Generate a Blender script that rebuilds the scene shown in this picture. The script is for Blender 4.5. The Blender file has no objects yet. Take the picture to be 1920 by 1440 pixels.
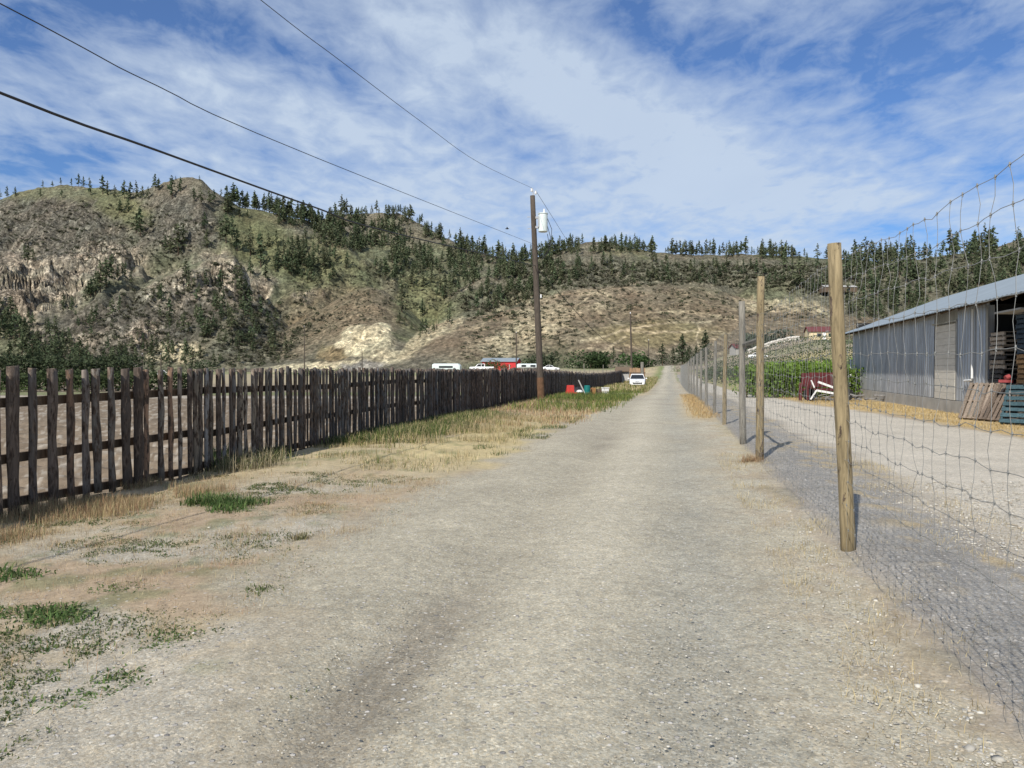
import bpy, math, random
import numpy as np
from mathutils import Vector, Matrix
R = random.Random(7); NR = np.random.default_rng(7)
SC = bpy.context.scene; COL = SC.collection
np.seterr(all='ignore')
EYE = 1.55; F = 1440.0; HZ = 692.0
rad = math.radians

# ------------------------------------------------------------------ helpers
def S(a, b, x):
    t = np.clip((np.asarray(x, float) - a) / (b - a), 0, 1); return t * t * (3 - 2 * t)
def _h(ix, iy, seed):
    h = (ix * 374761393 + iy * 668265263 + seed * 974634777) & 0xffffffff
    h = ((h ^ (h >> 13)) * 1274126177) & 0xffffffff
    h = ((h ^ (h >> 15)) * 2246822519) & 0xffffffff
    return ((h ^ (h >> 16)) & 0xffffff) / float(0xffffff)
def vn(x, y, seed=0):
    x = np.asarray(x, float); y = np.asarray(y, float)
    ix = np.floor(x).astype(np.int64); iy = np.floor(y).astype(np.int64)
    fx = x - ix; fy = y - iy; fx = fx * fx * (3 - 2 * fx); fy = fy * fy * (3 - 2 * fy)
    a = _h(ix, iy, seed); b = _h(ix + 1, iy, seed); c = _h(ix, iy + 1, seed); d = _h(ix + 1, iy + 1, seed)
    return (a * (1 - fx) + b * fx) * (1 - fy) + (c * (1 - fx) + d * fx) * fy
def fbm(x, y, o=4, seed=0):
    s = 0; a = .5; n = 0
    for i in range(o):
        s = s + a * vn(x * 2 ** i + 13.7 * i, y * 2 ** i - 7.3 * i, seed + i * 17); n += a; a *= .5
    return s / n
def ridged(x, y, o=4, seed=0):
    s = 0; a = .5; n = 0
    for i in range(o):
        s = s + a * (1 - np.abs(2 * vn(x * 2 ** i + 3.1 * i, y * 2 ** i + 5.3 * i, seed + i * 17) - 1)); n += a; a *= .5
    return s / n
def wx(px, y): return (px - 960) / F * y
def wz(py, y): return EYE + (HZ - py) / F * y

class MB:
    """collects verts and faces in world (or local) metres"""
    def __init__(s): s.v = []; s.f = []; s.c = []
    def add(s, V, Fc, col=None):
        n = len(s.v); s.v += [tuple(map(float, p)) for p in V]; s.f += [tuple(i + n for i in f) for f in Fc]
        s.c += [col or (1, 1, 1)] * len(V)
    def box(s, c, d, M=None, col=None, bev=0):
        x, y, z = d[0] / 2, d[1] / 2, d[2] / 2
        b = min(bev, x * .9, y * .9, z * .9)
        if b <= 0:
            V = [(-x, -y, -z), (x, -y, -z), (x, y, -z), (-x, y, -z), (-x, -y, z), (x, -y, z), (x, y, z), (-x, y, z)]
            Fc = [(0, 3, 2, 1), (4, 5, 6, 7), (0, 1, 5, 4), (1, 2, 6, 5), (2, 3, 7, 6), (3, 0, 4, 7)]
        else:
            def ring(a, e, zz): return [(-a + 0, -e, zz), (a, -e, zz), (a, e, zz), (-a, e, zz)]
            def oct_(i, zz): return [(-x + i, -y, zz), (x - i, -y, zz), (x, -y + i, zz), (x, y - i, zz), (x - i, y, zz), (-x + i, y, zz), (-x, y - i, zz), (-x, -y + i, zz)]
            def inn(zz): return [(-x + b, -y + b, zz), (x - b, -y + b, zz), (x - b, -y + b, zz), (x - b, y - b, zz), (x - b, y - b, zz), (-x + b, y - b, zz), (-x + b, y - b, zz), (-x + b, -y + b, zz)]
            V = inn(-z) + oct_(b * .5, -z + b) + oct_(b * .5, z - b) + inn(z)
            Fc = [tuple(reversed(range(8))), tuple(range(24, 32))]
            for r in range(3):
                for k in range(8):
                    Fc.append((r * 8 + k, r * 8 + (k + 1) % 8, r * 8 + 8 + (k + 1) % 8, r * 8 + 8 + k))
        if M is None: M = Matrix()
        c = Vector(c)
        s.add([(M @ Vector(p)) + c for p in V], Fc, col)
    def tube(s, pts, r, n=8, caps=True, col=None):
        pts = [Vector(p) for p in pts]
        if not hasattr(r, '__len__'): r = [r] * len(pts)
        V = []; Fc = []
        for i, p in enumerate(pts):
            d = (pts[min(i + 1, len(pts) - 1)] - pts[max(i - 1, 0)]).normalized()
            a = Vector((0, 0, 1)) if abs(d.z) < .9 else Vector((1, 0, 0))
            u = d.cross(a).normalized(); w = d.cross(u)
            for k in range(n):
                t = 2 * math.pi * k / n
                V.append(p + (u * math.cos(t) + w * math.sin(t)) * r[i])
        for i in range(len(pts) - 1):
            for k in range(n):
                Fc.append((i * n + k, i * n + (k + 1) % n, (i + 1) * n + (k + 1) % n, (i + 1) * n + k))
        if caps: Fc += [tuple(reversed(range(n))), tuple(range((len(pts) - 1) * n, len(pts) * n))]
        s.add(V, Fc, col)
    def loft(s, rings, caps=True, col=None, closed=True):
        n = len(rings[0]); V = [p for r in rings for p in r]; Fc = []
        for i in range(len(rings) - 1):
            for k in range(n if closed else n - 1):
                Fc.append((i * n + k, i * n + (k + 1) % n, (i + 1) * n + (k + 1) % n, (i + 1) * n + k))
        if caps: Fc += [tuple(reversed(range(n))), tuple(range((len(rings) - 1) * n, len(rings) * n))]
        s.add(V, Fc, col)

def mesh_np(name, V, tris=None, quads=None, col=None, smooth=False):
    me = bpy.data.meshes.new(name)
    V = np.asarray(V, np.float32).reshape(-1, 3)
    idx = []; tot = []
    if quads is not None and len(quads): idx.append(np.asarray(quads).reshape(-1)); tot += [np.full(len(quads), 4)]
    if tris is not None and len(tris): idx.append(np.asarray(tris).reshape(-1)); tot += [np.full(len(tris), 3)]
    idx = np.concatenate(idx).astype(np.int32); tot = np.concatenate(tot).astype(np.int32)
    st = np.concatenate([[0], np.cumsum(tot)[:-1]]).astype(np.int32)
    me.vertices.add(len(V)); me.vertices.foreach_set('co', V.reshape(-1))
    me.loops.add(len(idx)); me.loops.foreach_set('vertex_index', idx)
    me.polygons.add(len(tot)); me.polygons.foreach_set('loop_start', st); me.polygons.foreach_set('loop_total', tot)
    if smooth: me.polygons.foreach_set('use_smooth', np.ones(len(tot), bool))
    me.update(calc_edges=True); me.validate()
    if col is not None:
        a = me.color_attributes.new('Col', 'FLOAT_COLOR', 'POINT')
        c = np.ones((len(V), 4), np.float32); col = np.asarray(col, np.float32); c[:, :col.shape[1]] = col
        a.data.foreach_set('color', c.reshape(-1))
    return me

def link(name, data, mat=None, parent=None):
    o = bpy.data.objects.new(name, data); COL.objects.link(o)
    if mat is not None: data.materials.append(mat)
    if parent is not None: o.parent = parent
    return o
def build(name, mb, mat, parent=None, smooth=False, local=False, loc=None):
    """one mesh object; verts given in world metres are moved into the parent's frame unless local"""
    off = np.zeros(3)
    if parent is not None and not local: off = np.array(parent.location)
    if loc is not None: off = np.array(loc)
    V = np.array(mb.v) - off
    me = bpy.data.meshes.new(name); me.from_pydata(V.tolist(), [], mb.f); me.update()
    if smooth: me.polygons.foreach_set('use_smooth', [True] * len(me.polygons))
    if any(c != (1, 1, 1) for c in mb.c):
        a = me.color_attributes.new('Col', 'FLOAT_COLOR', 'POINT')
        a.data.foreach_set('color', np.c_[np.array(mb.c, np.float32), np.ones(len(mb.c), np.float32)].reshape(-1))
    o = link(name, me, mat, parent)
    if loc is not None: o.location = loc
    return o
def tag(o, label=None, cat=None, group=None, kind=None):
    if label: o['label'] = label
    if cat: o['category'] = cat
    if group: o['group'] = group
    if kind: o['kind'] = kind
    return o
def thing(name, loc, label, cat, group=None, rz=0):
    o = bpy.data.objects.new(name, None); COL.objects.link(o); o.location = loc; o.rotation_euler.z = rz
    o.empty_display_size = .2
    return tag(o, label, cat, group)
def dup(root, loc, rz=0, label=None, scale=None, group=None):
    def cp(o, parent):
        c = o.copy(); COL.objects.link(c)
        if parent: c.parent = parent
        for ch in o.children: cp(ch, c)
        return c
    c = cp(root, None); c.location = loc; c.rotation_euler.z = rz
    if scale is not None: c.scale = scale if hasattr(scale, '__len__') else (scale,) * 3
    if label: c['label'] = label
    if group: c['group'] = group
    return c

# ------------------------------------------------------------------ materials
class NT:
    def __init__(s, m): s.t = m.node_tree; s.n = s.t.nodes; s.l = s.t.links
    def node(s, typ, **k):
        n = s.n.new(typ)
        for a, b in k.items():
            if a.startswith('i_'): n.inputs[a[2:].replace('_', ' ')].default_value = b
            else: setattr(n, a, b)
        return n
    def math(s, op, a, b=None, clamp=False):
        n = s.n.new('ShaderNodeMath'); n.operation = op; n.use_clamp = clamp
        for i, v in enumerate((a, b)):
            if v is None: continue
            if isinstance(v, (int, float)): n.inputs[i].default_value = v
            else: s.l.new(v, n.inputs[i])
        return n.outputs[0]
    def ramp(s, v, stops, interp='LINEAR'):
        n = s.n.new('ShaderNodeValToRGB'); e = n.color_ramp.elements; n.color_ramp.interpolation = interp
        while len(e) < len(stops): e.new(.5)
        for q, (p, c) in zip(e, stops):
            q.position = p; q.color = (c, c, c, 1) if isinstance(c, (int, float)) else (*c, 1)
        s.l.new(v, n.inputs[0]); return n.outputs[0]
    def mix(s, fac, a, b, typ='MIX'):
        n = s.n.new('ShaderNodeMix'); n.data_type = 'RGBA'; n.blend_type = typ
        for i, v in ((0, fac), (6, a), (7, b)):
            if isinstance(v, (int, float)): n.inputs[i].default_value = v if i == 0 else (v, v, v, 1)
            elif isinstance(v, tuple): n.inputs[i].default_value = (*v, 1)
            else: s.l.new(v, n.inputs[i])
        return n.outputs[2]
    def coords(s, scale=(1, 1, 1), rot=(0, 0, 0), space='Object'):
        tc = s.n.new('ShaderNodeTexCoord'); mp = s.n.new('ShaderNodeMapping')
        mp.inputs['Scale'].default_value = scale; mp.inputs['Rotation'].default_value = rot
        s.l.new(tc.outputs[space], mp.inputs[0]); return mp.outputs[0]
    def noise(s, vec, scale, detail=4, rough=.55, dist=0):
        n = s.node('ShaderNodeTexNoise'); n.inputs['Scale'].default_value = scale; n.inputs['Detail'].default_value = detail
        n.inputs['Roughness'].default_value = rough; n.inputs['Distortion'].default_value = dist
        s.l.new(vec, n.inputs['Vector']); return n.outputs[0]
    def voro(s, vec, scale, feature='F1', out='Distance', rnd=1):
        n = s.node('ShaderNodeTexVoronoi', feature=feature); n.inputs['Scale'].default_value = scale; n.inputs['Randomness'].default_value = rnd
        s.l.new(vec, n.inputs['Vector']); return n.outputs[out]
    def attr(s, name='Col'):
        n = s.node('ShaderNodeAttribute', attribute_name=name); return n
    def out(s, color, rough=.9, bump=None, bs=.3, bd=.02, metal=0, spec=.3):
        n = s.n['Principled BSDF']
        for k, v in (('Base Color', color), ('Roughness', rough), ('Metallic', metal), ('Specular IOR Level', spec)):
            if isinstance(v, tuple): n.inputs[k].default_value = (*v, 1)
            elif isinstance(v, (int, float)): n.inputs[k].default_value = v
            else: s.l.new(v, n.inputs[k])
        if bump is not None:
            b = s.node('ShaderNodeBump'); b.inputs['Strength'].default_value = bs; b.inputs['Distance'].default_value = bd
            s.l.new(bump, b.inputs['Height']); s.l.new(b.outputs[0], n.inputs['Normal'])
        return n
def newmat(name):
    m = bpy.data.materials.new(name); m.use_nodes = True; return m, NT(m)
def simple(name, c, var=.25, scale=4, rough=.8, metal=0, stretch=(1, 1, 1), bs=.2, bd=.01, spec=.3, attr=False):
    m, t = newmat(name); v = t.coords(stretch); n = t.noise(v, scale, 5)
    f = t.ramp(n, [(.25, 1 - var), (.75, 1 + var)])
    base = t.attr().outputs[0] if attr else c
    t.out(t.mix(1, base, f, 'MULTIPLY'), rough, n, bs, bd, metal, spec); return m

M = {}
M['white_paint'] = simple('white_paint', (.72, .72, .70), .08, 3, .45)
M['car_white'] = simple('car_white', (.78, .78, .77), .04, 2, .25, spec=.5)
M['glass_dark'] = simple('glass_dark', (.015, .018, .02), .2, 2, .08, spec=.6)
M['rubber'] = simple('rubber', (.02, .02, .02), .2, 6, .85)
M['black_plastic'] = simple('black_plastic', (.02, .02, .022), .2, 6, .6)
M['faded_red'] = simple('faded_red', (.30, .06, .06), .3, 6, .7)
M['lamp'] = simple('lamp', (.6, .6, .58), .1, 8, .15, spec=.6)
M['steel'] = simple('steel', (.42, .43, .44), .15, 8, .45, .6)
M['wire'] = simple('wire', (.25, .25, .235), .2, 6, .55, .15)
M['cable'] = simple('cable', (.03, .03, .032), .15, 3, .6)
M['grey_paint'] = simple('grey_paint', (.60, .66, .64), .08, 5, .45)
M['ceramic'] = simple('ceramic', (.7, .7, .7), .05, 5, .2)
M['concrete'] = simple('concrete', (.36, .34, .30), .22, 2.2, .92, bs=.3)
M['red_paint'] = simple('red_paint', (.52, .03, .035), .15, 1.5, .6)
M['red_bin'] = simple('red_bin', (.46, .04, .03), .2, 6, .45)
M['dark_red'] = simple('dark_red', (.095, .02, .022), .35, 3, .75)
M['teal'] = simple('teal', (.01, .15, .14), .15, 5, .5)
M['orange_wood'] = simple('orange_wood', (.34, .17, .07), .3, 3, .85)
M['roof_metal'] = simple('roof_metal', (.26, .30, .325), .10, .8, .5, .25)
M['roof_red'] = simple('roof_red', (.13, .042, .042), .2, 1.5, .8)
M['cream_wall'] = simple('cream_wall', (.62, .52, .33), .1, 1, .85)
M['grey_wall'] = simple('grey_wall', (.35, .34, .32), .15, 1, .85)
M['shade_black'] = simple('shade_black', (.02, .02, .02), .2, 1, .95)  # near-black colour standing in for the dark inside the shed
M['scrap'] = simple('scrap', (.22, .21, .20), .5, 5, .7, .3)
M['bird'] = simple('bird', (.02, .02, .02), .2, 6, .8)
M['leaf'] = None

def leafmat(name, trans=.25, var=.2, sc=3.0):
    m, t = newmat(name); a = t.attr().outputs[0]; v = t.coords(); n = t.noise(v, sc, 3)
    c = t.mix(1, a, t.ramp(n, [(.3, 1 - var), (.7, 1 + var)]), 'MULTIPLY')
    p = t.out(c, .75, spec=.15)
    tr = t.node('ShaderNodeBsdfTranslucent'); t.l.new(c, tr.inputs[0])
    ms = t.node('ShaderNodeMixShader'); ms.inputs[0].default_value = trans
    o = t.n['Material Output']; t.l.new(p.outputs[0], ms.inputs[1]); t.l.new(tr.outputs[0], ms.inputs[2]); t.l.new(ms.outputs[0], o.inputs[0])
    return m
M['leaf'] = leafmat('leaf')
M['grass'] = leafmat('grass', .3, .15, 2)
M['trunk'] = simple('trunk', (.10, .065, .045), .4, 2, .95, stretch=(4, 4, .6), bs=.6, bd=.05)

def woodmat(name, attr=True, c=(.2, .15, .1), bark=.5):
    """weathered split timber: grain along z, flaking bark patches"""
    m, t = newmat(name)
    tc = t.node('ShaderNodeTexCoord'); oi = t.node('ShaderNodeNewGeometry')
    v = t.coords((14, 14, 1.6)); g = t.noise(v, 2.2, 6, .65, .6)
    v2 = t.coords((5, 5, 2.0)); p = t.noise(v2, 2.3, 5, .7)
    base = t.attr().outputs[0] if attr else c
    col = t.mix(1, base, t.ramp(g, [(.28, .40), (.45, .85), (.7, 1.4)]), 'MULTIPLY')
    if bark:
        pm = t.ramp(p, [(.62 - bark * .3, 0), (.66 - bark * .3, 1)])
        vv = t.coords((30, 30, 9)); fl = t.voro(vv, 1.2)
        bk = t.ramp(fl, [(.1, (.03, .021, .016)), (.5, (.085, .06, .044)), (.9, (.19, .145, .11))])
        col = t.mix(pm, col, bk)
        hh = t.math('ADD', t.math('MULTIPLY', pm, .6), t.math('MULTIPLY', g, .4))
    else: hh = g
    t.out(col, .92, hh, .6, .012); return m
M['picket'] = woodmat('picket', True, bark=.45)
M['rail'] = woodmat('rail', False, (.13, .095, .065), 0)
M['post'] = woodmat('post', False, (.235, .185, .105), .12)
M['post_grey'] = woodmat('post_grey', False, (.20, .185, .155), 0)
M['pole'] = woodmat('pole', False, (.082, .066, .052), 0)
M['pallet'] = woodmat('pallet', True, bark=0)

def corrug():
    m, t = newmat('corrugated_metal'); v = t.coords((2.0, 2.0, .35)); n = t.noise(v, 1.1, 5, .6)
    v2 = t.coords((9, 9, .5)); n2 = t.noise(v2, 1.5, 4, .6)
    c = t.ramp(n, [(.3, (.30, .31, .325)), (.5, (.40, .41, .42)), (.72, (.52, .525, .53))])
    c = t.mix(1, c, t.ramp(n2, [(.3, .75), (.7, 1.2)]), 'MULTIPLY')
    n4 = t.noise(t.coords((1.6, 1.6, .5)), 1.3, 6, .7); c = t.mix(t.ramp(n4, [(.60, 0), (.72, .7)]), c, (.17, .105, .065))
    t.out(c, .38, n2, .1, .005, .7, .5); return m
M['corrugated'] = corrug()

def groundmat():
    m, t = newmat('ground_gravel'); a = t.attr(); v = t.coords()
    base = a.outputs[0]; gm = a.outputs['Alpha']            # alpha: how stony
    cell = t.node('ShaderNodeTexVoronoi'); cell.inputs['Scale'].default_value = 85; wv = t.node('ShaderNodeVectorMath', operation='ADD'); t.l.new(v, wv.inputs[0]); nz = t.node('ShaderNodeTexNoise'); nz.inputs['Scale'].default_value = 130; t.l.new(v, nz.inputs['Vector']); sc_ = t.node('ShaderNodeVectorMath', operation='SCALE'); t.l.new(nz.outputs['Color'], sc_.inputs[0]); sc_.inputs['Scale'].default_value = .02; t.l.new(sc_.outputs[0], wv.inputs[1]); t.l.new(wv.outputs[0], cell.inputs['Vector'])
    sep = t.node('ShaderNodeSeparateColor'); t.l.new(cell.outputs['Color'], sep.inputs[0])
    st = t.ramp(sep.outputs[0], [(0, .70), (.45, .97), (.8, 1.12), (.93, 1.25), (1, 1.6)])
    cell2 = t.node('ShaderNodeTexVoronoi'); cell2.inputs['Scale'].default_value = 27; t.l.new(v, cell2.inputs['Vector'])
    sep2 = t.node('ShaderNodeSeparateColor'); t.l.new(cell2.outputs['Color'], sep2.inputs[0])
    big = t.math('MULTIPLY', t.ramp(sep2.outputs[0], [(.80, 0), (.84, 1)]), t.ramp(cell2.outputs['Distance'], [(.28, 1), (.36, 0)]))
    bigc = t.ramp(sep2.outputs[1], [(0, (.20, .19, .18)), (.5, (.42, .39, .35)), (1, (.62, .59, .54))])
    n = t.noise(v, 9, 6, .7); nn = t.ramp(n, [(.3, .8), (.7, 1.2)])
    n3 = t.noise(v, .9, 4, .6); nn3 = t.ramp(n3, [(.3, .88), (.7, 1.1)])
    f = t.mix(gm, 1.0, st)
    c = t.mix(1, base, f, 'MULTIPLY'); c = t.mix(1, c, nn, 'MULTIPLY'); c = t.mix(1, c, nn3, 'MULTIPLY')
    tint = t.mix(sep.outputs[1], (.94, .98, 1.04), (1.06, 1.0, .92)); c = t.mix(gm, c, t.mix(1, c, tint, 'MULTIPLY'))
    c = t.mix(t.math('MULTIPLY', big, gm), c, bigc)
    ch = t.math('SUBTRACT', 1, cell.outputs['Distance'])
    fine = t.noise(v, 75, 4, .75); h = t.math('ADD', t.math('ADD', t.math('MULTIPLY', ch, .18), t.math('MULTIPLY', fine, .9)), t.math('MULTIPLY', big, 1.2))
    h = t.math('ADD', t.math('MULTIPLY', h, gm), t.math('MULTIPLY', n, 1.0))
    t.out(c, .95, h, .75, .012, spec=.15); return m
M['ground'] = groundmat()

def hillmat():
    m, t = newmat('hill_slope'); a = t.attr(); v = t.coords((1, .55, 1))
    base = a.outputs[0]; sc = a.outputs['Alpha']
    n = t.noise(v, .09, 6, .7); n2 = t.noise(v, .42, 5, .7); n3 = t.noise(t.coords((1, 1, .4)), .23, 7, .75, .5)
    c = t.mix(1, base, t.ramp(n, [(.34, .74), (.66, 1.30)]), 'MULTIPLY')
    c = t.mix(1, c, t.ramp(n2, [(.36, .52), (.5, .95), (.64, 1.42)]), 'MULTIPLY')
    nh = t.noise(v, .05, 4, .6); c = t.mix(1, c, t.mix(nh, (1.12, .96, .86), (.88, 1.04, 1.02)), 'MULTIPLY')
    vd = t.voro(v, .3); dots = t.ramp(vd, [(.26, 1), (.36, 0)])
    vd2 = t.voro(v, .62); dots2 = t.ramp(vd2, [(.26, 1), (.38, 0)])
    dm = t.math('MULTIPLY', t.math('MAXIMUM', dots, t.math('MULTIPLY', dots2, .7)), sc, True)
    c = t.mix(dm, c, (.050, .052, .030))
    rk = t.attr('Rock').outputs['Fac']
    tz = t.node('ShaderNodeTexVoronoi'); tz.inputs['Scale'].default_value = .55; t.l.new(v, tz.inputs['Vector']); ts = t.node('ShaderNodeSeparateColor'); t.l.new(tz.outputs['Color'], ts.inputs[0])
    c = t.mix(1, c, t.ramp(ts.outputs[0], [(0, .70), (.5, 1.0), (.85, 1.12), (1, 1.4)]), 'MULTIPLY')
    def facets(sc_):
        vv = t.coords((1, 1, .38)); f = t.node('ShaderNodeTexVoronoi'); f.inputs['Scale'].default_value = sc_; wv = t.node('ShaderNodeVectorMath', operation='ADD'); nz = t.node('ShaderNodeTexNoise'); nz.inputs['Scale'].default_value = sc_ * 1.5
        t.l.new(vv, nz.inputs['Vector']); s_ = t.node('ShaderNodeVectorMath', operation='SCALE'); s_.inputs['Scale'].default_value = 1.2 / sc_; t.l.new(nz.outputs['Color'], s_.inputs[0]); t.l.new(vv, wv.inputs[0]); t.l.new(s_.outputs[0], wv.inputs[1]); t.l.new(wv.outputs[0], f.inputs['Vector'])
        e = t.node('ShaderNodeTexVoronoi', feature='DISTANCE_TO_EDGE'); e.inputs['Scale'].default_value = sc_; t.l.new(wv.outputs[0], e.inputs['Vector'])
        sp = t.node('ShaderNodeSeparateColor'); t.l.new(f.outputs['Color'], sp.inputs[0])
        return t.mix(1, t.ramp(sp.outputs[0], [(0, .68), (.6, 1.1), (1, 1.5)]), t.ramp(e.outputs['Distance'], [(.0, .38), (.08, 1)]), 'MULTIPLY'), e.outputs['Distance']
    fa, ea = facets(.11); fb, eb = facets(.34)
    crack = t.ramp(n3, [(.38, .14), (.47, .6), (.55, 1.0), (.7, 1.5)])
    c = t.mix(rk, c, t.mix(1, t.mix(1, t.mix(1, c, crack, 'MULTIPLY'), fa, 'MULTIPLY'), fb, 'MULTIPLY'))
    h = t.math('ADD', t.math('MULTIPLY', n3, t.math('ADD', t.math('MULTIPLY', rk, 3.0), .4)), t.math('MULTIPLY', n2, .5))
    t.out(c, .95, h, .9, 3.0, spec=.1); return m
M['hill'] = hillmat()
# ------------------------------------------------------------------ ground
def ul_(x, y): return x + 7.0 - .205 * y          # metres from the picket fence
def ur_(x, y): return x - 1.52 - .205 * y         # metres from the deer fence
def gz(x, y):
    x = np.asarray(x, float); y = np.asarray(y, float)
    z = -.4 * S(32, 75, y) + 2.2 * S(120, 230, y)
    z = z + .95 * np.exp(-((y - 205) / 26) ** 2) * np.exp(-((x - .212 * y) / 9) ** 2)
    z = z - 1.75 * S(120, 230, y) * S(-20, -70, ul_(x, y)) * (y > 0)
    z = z + 8.2 * S(4, 34, ur_(x, y)) * S(78, 225, y) * (y > 0)
    z = z + .5 * np.exp(-((ul_(x, y) - 5.0) / 3) ** 2) * S(105, 125, y) * (1 - S(150, 175, y))
    ul = ul_(x, y)
    z = z + .10 * np.exp(-((ul - 1.6) / 1.1) ** 2) * S(9, 12, y) * (1 - S(40, 60, y))
    return z
def gzf(x, y): return float(gz(x, y))

def ground_mesh():
    az = np.concatenate([np.arange(-46, 46.01, .115), np.arange(50, 311, 5)]) * math.pi / 180
    r = np.concatenate([[0.02], np.geomspace(.5, 650, 540), np.geomspace(750, 5000, 8)])
    A, Rr = np.meshgrid(az, r); x = Rr * np.sin(A); y = Rr * np.cos(A)
    ul = ul_(x, y); ur = ur_(x, y)
    w1 = fbm(x * .9, y * .9, 4, 1); w2 = fbm(x * 3.1, y * 3.1, 4, 2); w3 = fbm(x * .25, y * .25, 3, 3); w4 = fbm(x * 7, y * 7, 3, 9)
    z = gz(x, y)
    near = 1 - S(25, 60, Rr)
    ed = np.interp(y, [0, 2.5, 3.7, 4.5, 5.5, 7, 12, 16, 20, 26, 30, 40, 52, 90, 230], [5.3, 5.15, 4.9, 4.55, 4.2, 3.85, 4.05, 3.85, 3.7, 4.1, 4.5, 5.0, 5.4, 5.35, 5.3])
    e = ul - ed + (w1 - .5) * 1.5 + (w2 - .5) * .5
    road = S(-.35, .45, e) * (1 - S(-.5, .15, ur + (w2 - .5) * .8))
    lawn = S(-.2, .3, ul) * (1 - road) * (ur < 0)
    # relief: wheel lanes, loose windrows and stones
    lane = lambda c, w: np.exp(-((ul - c - .15 * np.sin(y * .13)) / w) ** 2)
    dz = .018 * (w2 - .5) + .012 * (w4 - .5) + .05 * (w1 - .5) * lawn
    dz = dz - .03 * lane(5.45, .30) * road - .018 * lane(7.1, .3) * road + .035 * lane(4.7, .35) + .02 * lane(6.3, .3) * road
    dz = dz + .06 * np.exp(-((ur - .5) / .5) ** 2) * (.4 + w2) + .12 * lawn * np.exp(-(ul / .5) ** 2) * (w1 - .4)
    furrow = S(.2, -.6, ul) * (y < 120)
    dz = dz + furrow * (.05 * np.sin((x * .25 + y * 1.0) * 6.2 + w1 * 4) * near + .05 * (w2 - .5) * near + .05 * (w4 - .5) * near)
    z = z + dz * near
    V = np.stack([x, y, z], -1)
    def L(c): return np.array(c)[None, None, :]
    def blend(c, col, m): return c * (1 - m[..., None]) + L(col) * m[..., None]
    c = np.ones(x.shape + (3,)) * L((.30, .25, .185))
    stony = np.full(x.shape, .55)
    # verge: dirt, straw, reddish soil, stray gravel
    c = blend(c, (.355, .29, .19), lawn)
    c = blend(c, (.345, .262, .180), lawn * S(.47, .62, w1) * (1 - S(12, 20, y)) * .8)
    c = blend(c, (.43, .355, .215), lawn * S(.35, .55, w3 + (w2 - .5) * .5) * S(8, 14, y) * .9)
    c = blend(c, (.36, .26, .165), lawn * S(20, 25, y) * (1 - S(31, 36, y)) * S(2.9, 1.8, ul) * .8)
    c = blend(c, (.46, .375, .19), lawn * S(11, 14, y) * (1 - S(20, 24, y)) * S(1.7, 2.4, ul + w2 - .5) * .7)
    grv = lawn * S(.40, .60, 1 - w1 + (w2 - .5) * .4) * (1 - S(9, 12, y)) * S(.9, 1.8, ul)
    c = blend(c, (.38, .345, .275), grv)
    grn = lawn * S(.56, .68, w2 * .55 + w1 * .45) * .55
    c = blend(c, (.13, .15, .065), grn)
    stony = np.where(lawn > .3, .45 + .45 * grv, stony)
    # road gravel
    rc = np.ones_like(c) * L((.372, .338, .258))
    rc = blend(rc, (.44, .402, .312), np.clip(lane(6.25, .45) + lane(8.0, .3) * .6, 0, 1) * .75)
    rc = blend(rc, (.315, .305, .258), np.clip(lane(7.15, .4), 0, 1) * .6 * S(.3, .6, w1 + .12))
    rut = lane(5.5, .24) * (S(2.2, 3.0, y) * (1 - S(4.6, 5.8, y)) * 1.0 + .75 * np.exp(-((y - 16.5) / 1.6) ** 2) + .2) * S(.25, .6, w1 + .1)
    rc = blend(rc, (.19, .165, .13), np.clip(rut, 0, 1) * .6)
    bands = S(.55, .72, fbm(x * .12, y * .35, 3, 44)) * S(14, 22, y)
    rc = blend(rc, (.27, .235, .19), bands * .35)
    rc = blend(rc, (.36, .315, .232), S(-1.7, -.4, ur) * .55 * S(.4, .65, w2))
    c = c * (1 - road[..., None]) + rc * road[..., None]
    stony = stony * (1 - road) + road * .9
    # strip under the deer fence, driveway, golden strip, yard behind
    rs = S(-.25, .25, ur + (w2 - .5) * .5) * (1 - S(1.2, 2.0, ur + (w1 - .5) * 1.2)) * (y < 160)
    c = blend(c, (.275, .262, .238), rs); stony = np.maximum(stony, rs * 1.0)
    c = blend(c, (.40, .315, .18), rs * S(.52, .68, w2) * S(.2, .9, ur) * .7)
    c = blend(c, (.33, .26, .19), np.exp(-((ur + .35) / .45) ** 2) * S(.45, .6, w2) * .25 * (y < 120))
    c = blend(c, (.46, .345, .17), np.exp(-((ur + .5) / .45) ** 2) * S(22, 26, y) * (1 - S(38, 50, y)) * .85)
    re = np.interp(y, [0, 17, 26, 34, 60, 120], [7, 6.4, 5.9, 4.6, 4.2, 4.0])
    dv = S(1.3, 2.0, ur + (w1 - .5) * 1.0) * (1 - S(-.3, .3, ur - re + (w1 - .5) * .8)) * (1 - S(150, 170, y))
    c = blend(c, (.46, .42, .35), dv); stony = stony * (1 - dv) + dv * .8
    gd = S(-.2, .4, ur - re + (w2 - .5) * .7) * (1 - S(150, 170, y))
    c = blend(c, (.45, .33, .165), gd); c = blend(c, (.36, .30, .20), gd * S(.5, .65, w2) * .7); stony = stony * (1 - gd * .8)
    far = gd * S(42, 52, y); c = blend(c, (.30, .27, .13), far)
    # fields beyond the picket fence
    fl = S(.15, -.4, ul)
    c = blend(c, (.20, .155, .108), fl); c = blend(c, (.145, .11, .075), fl * S(.45, .6, w2) * .8); c = blend(c, (.40, .36, .30), fl * S(.60, .70, w4) * .6)
    pth = fl * np.exp(-((y - 43 + x * .1) / 2.2) ** 2); c = blend(c, (.42, .38, .31), pth * .8)
    c = blend(c, (.36, .30, .19), fl * S(75, 120, y) * .85)
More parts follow.
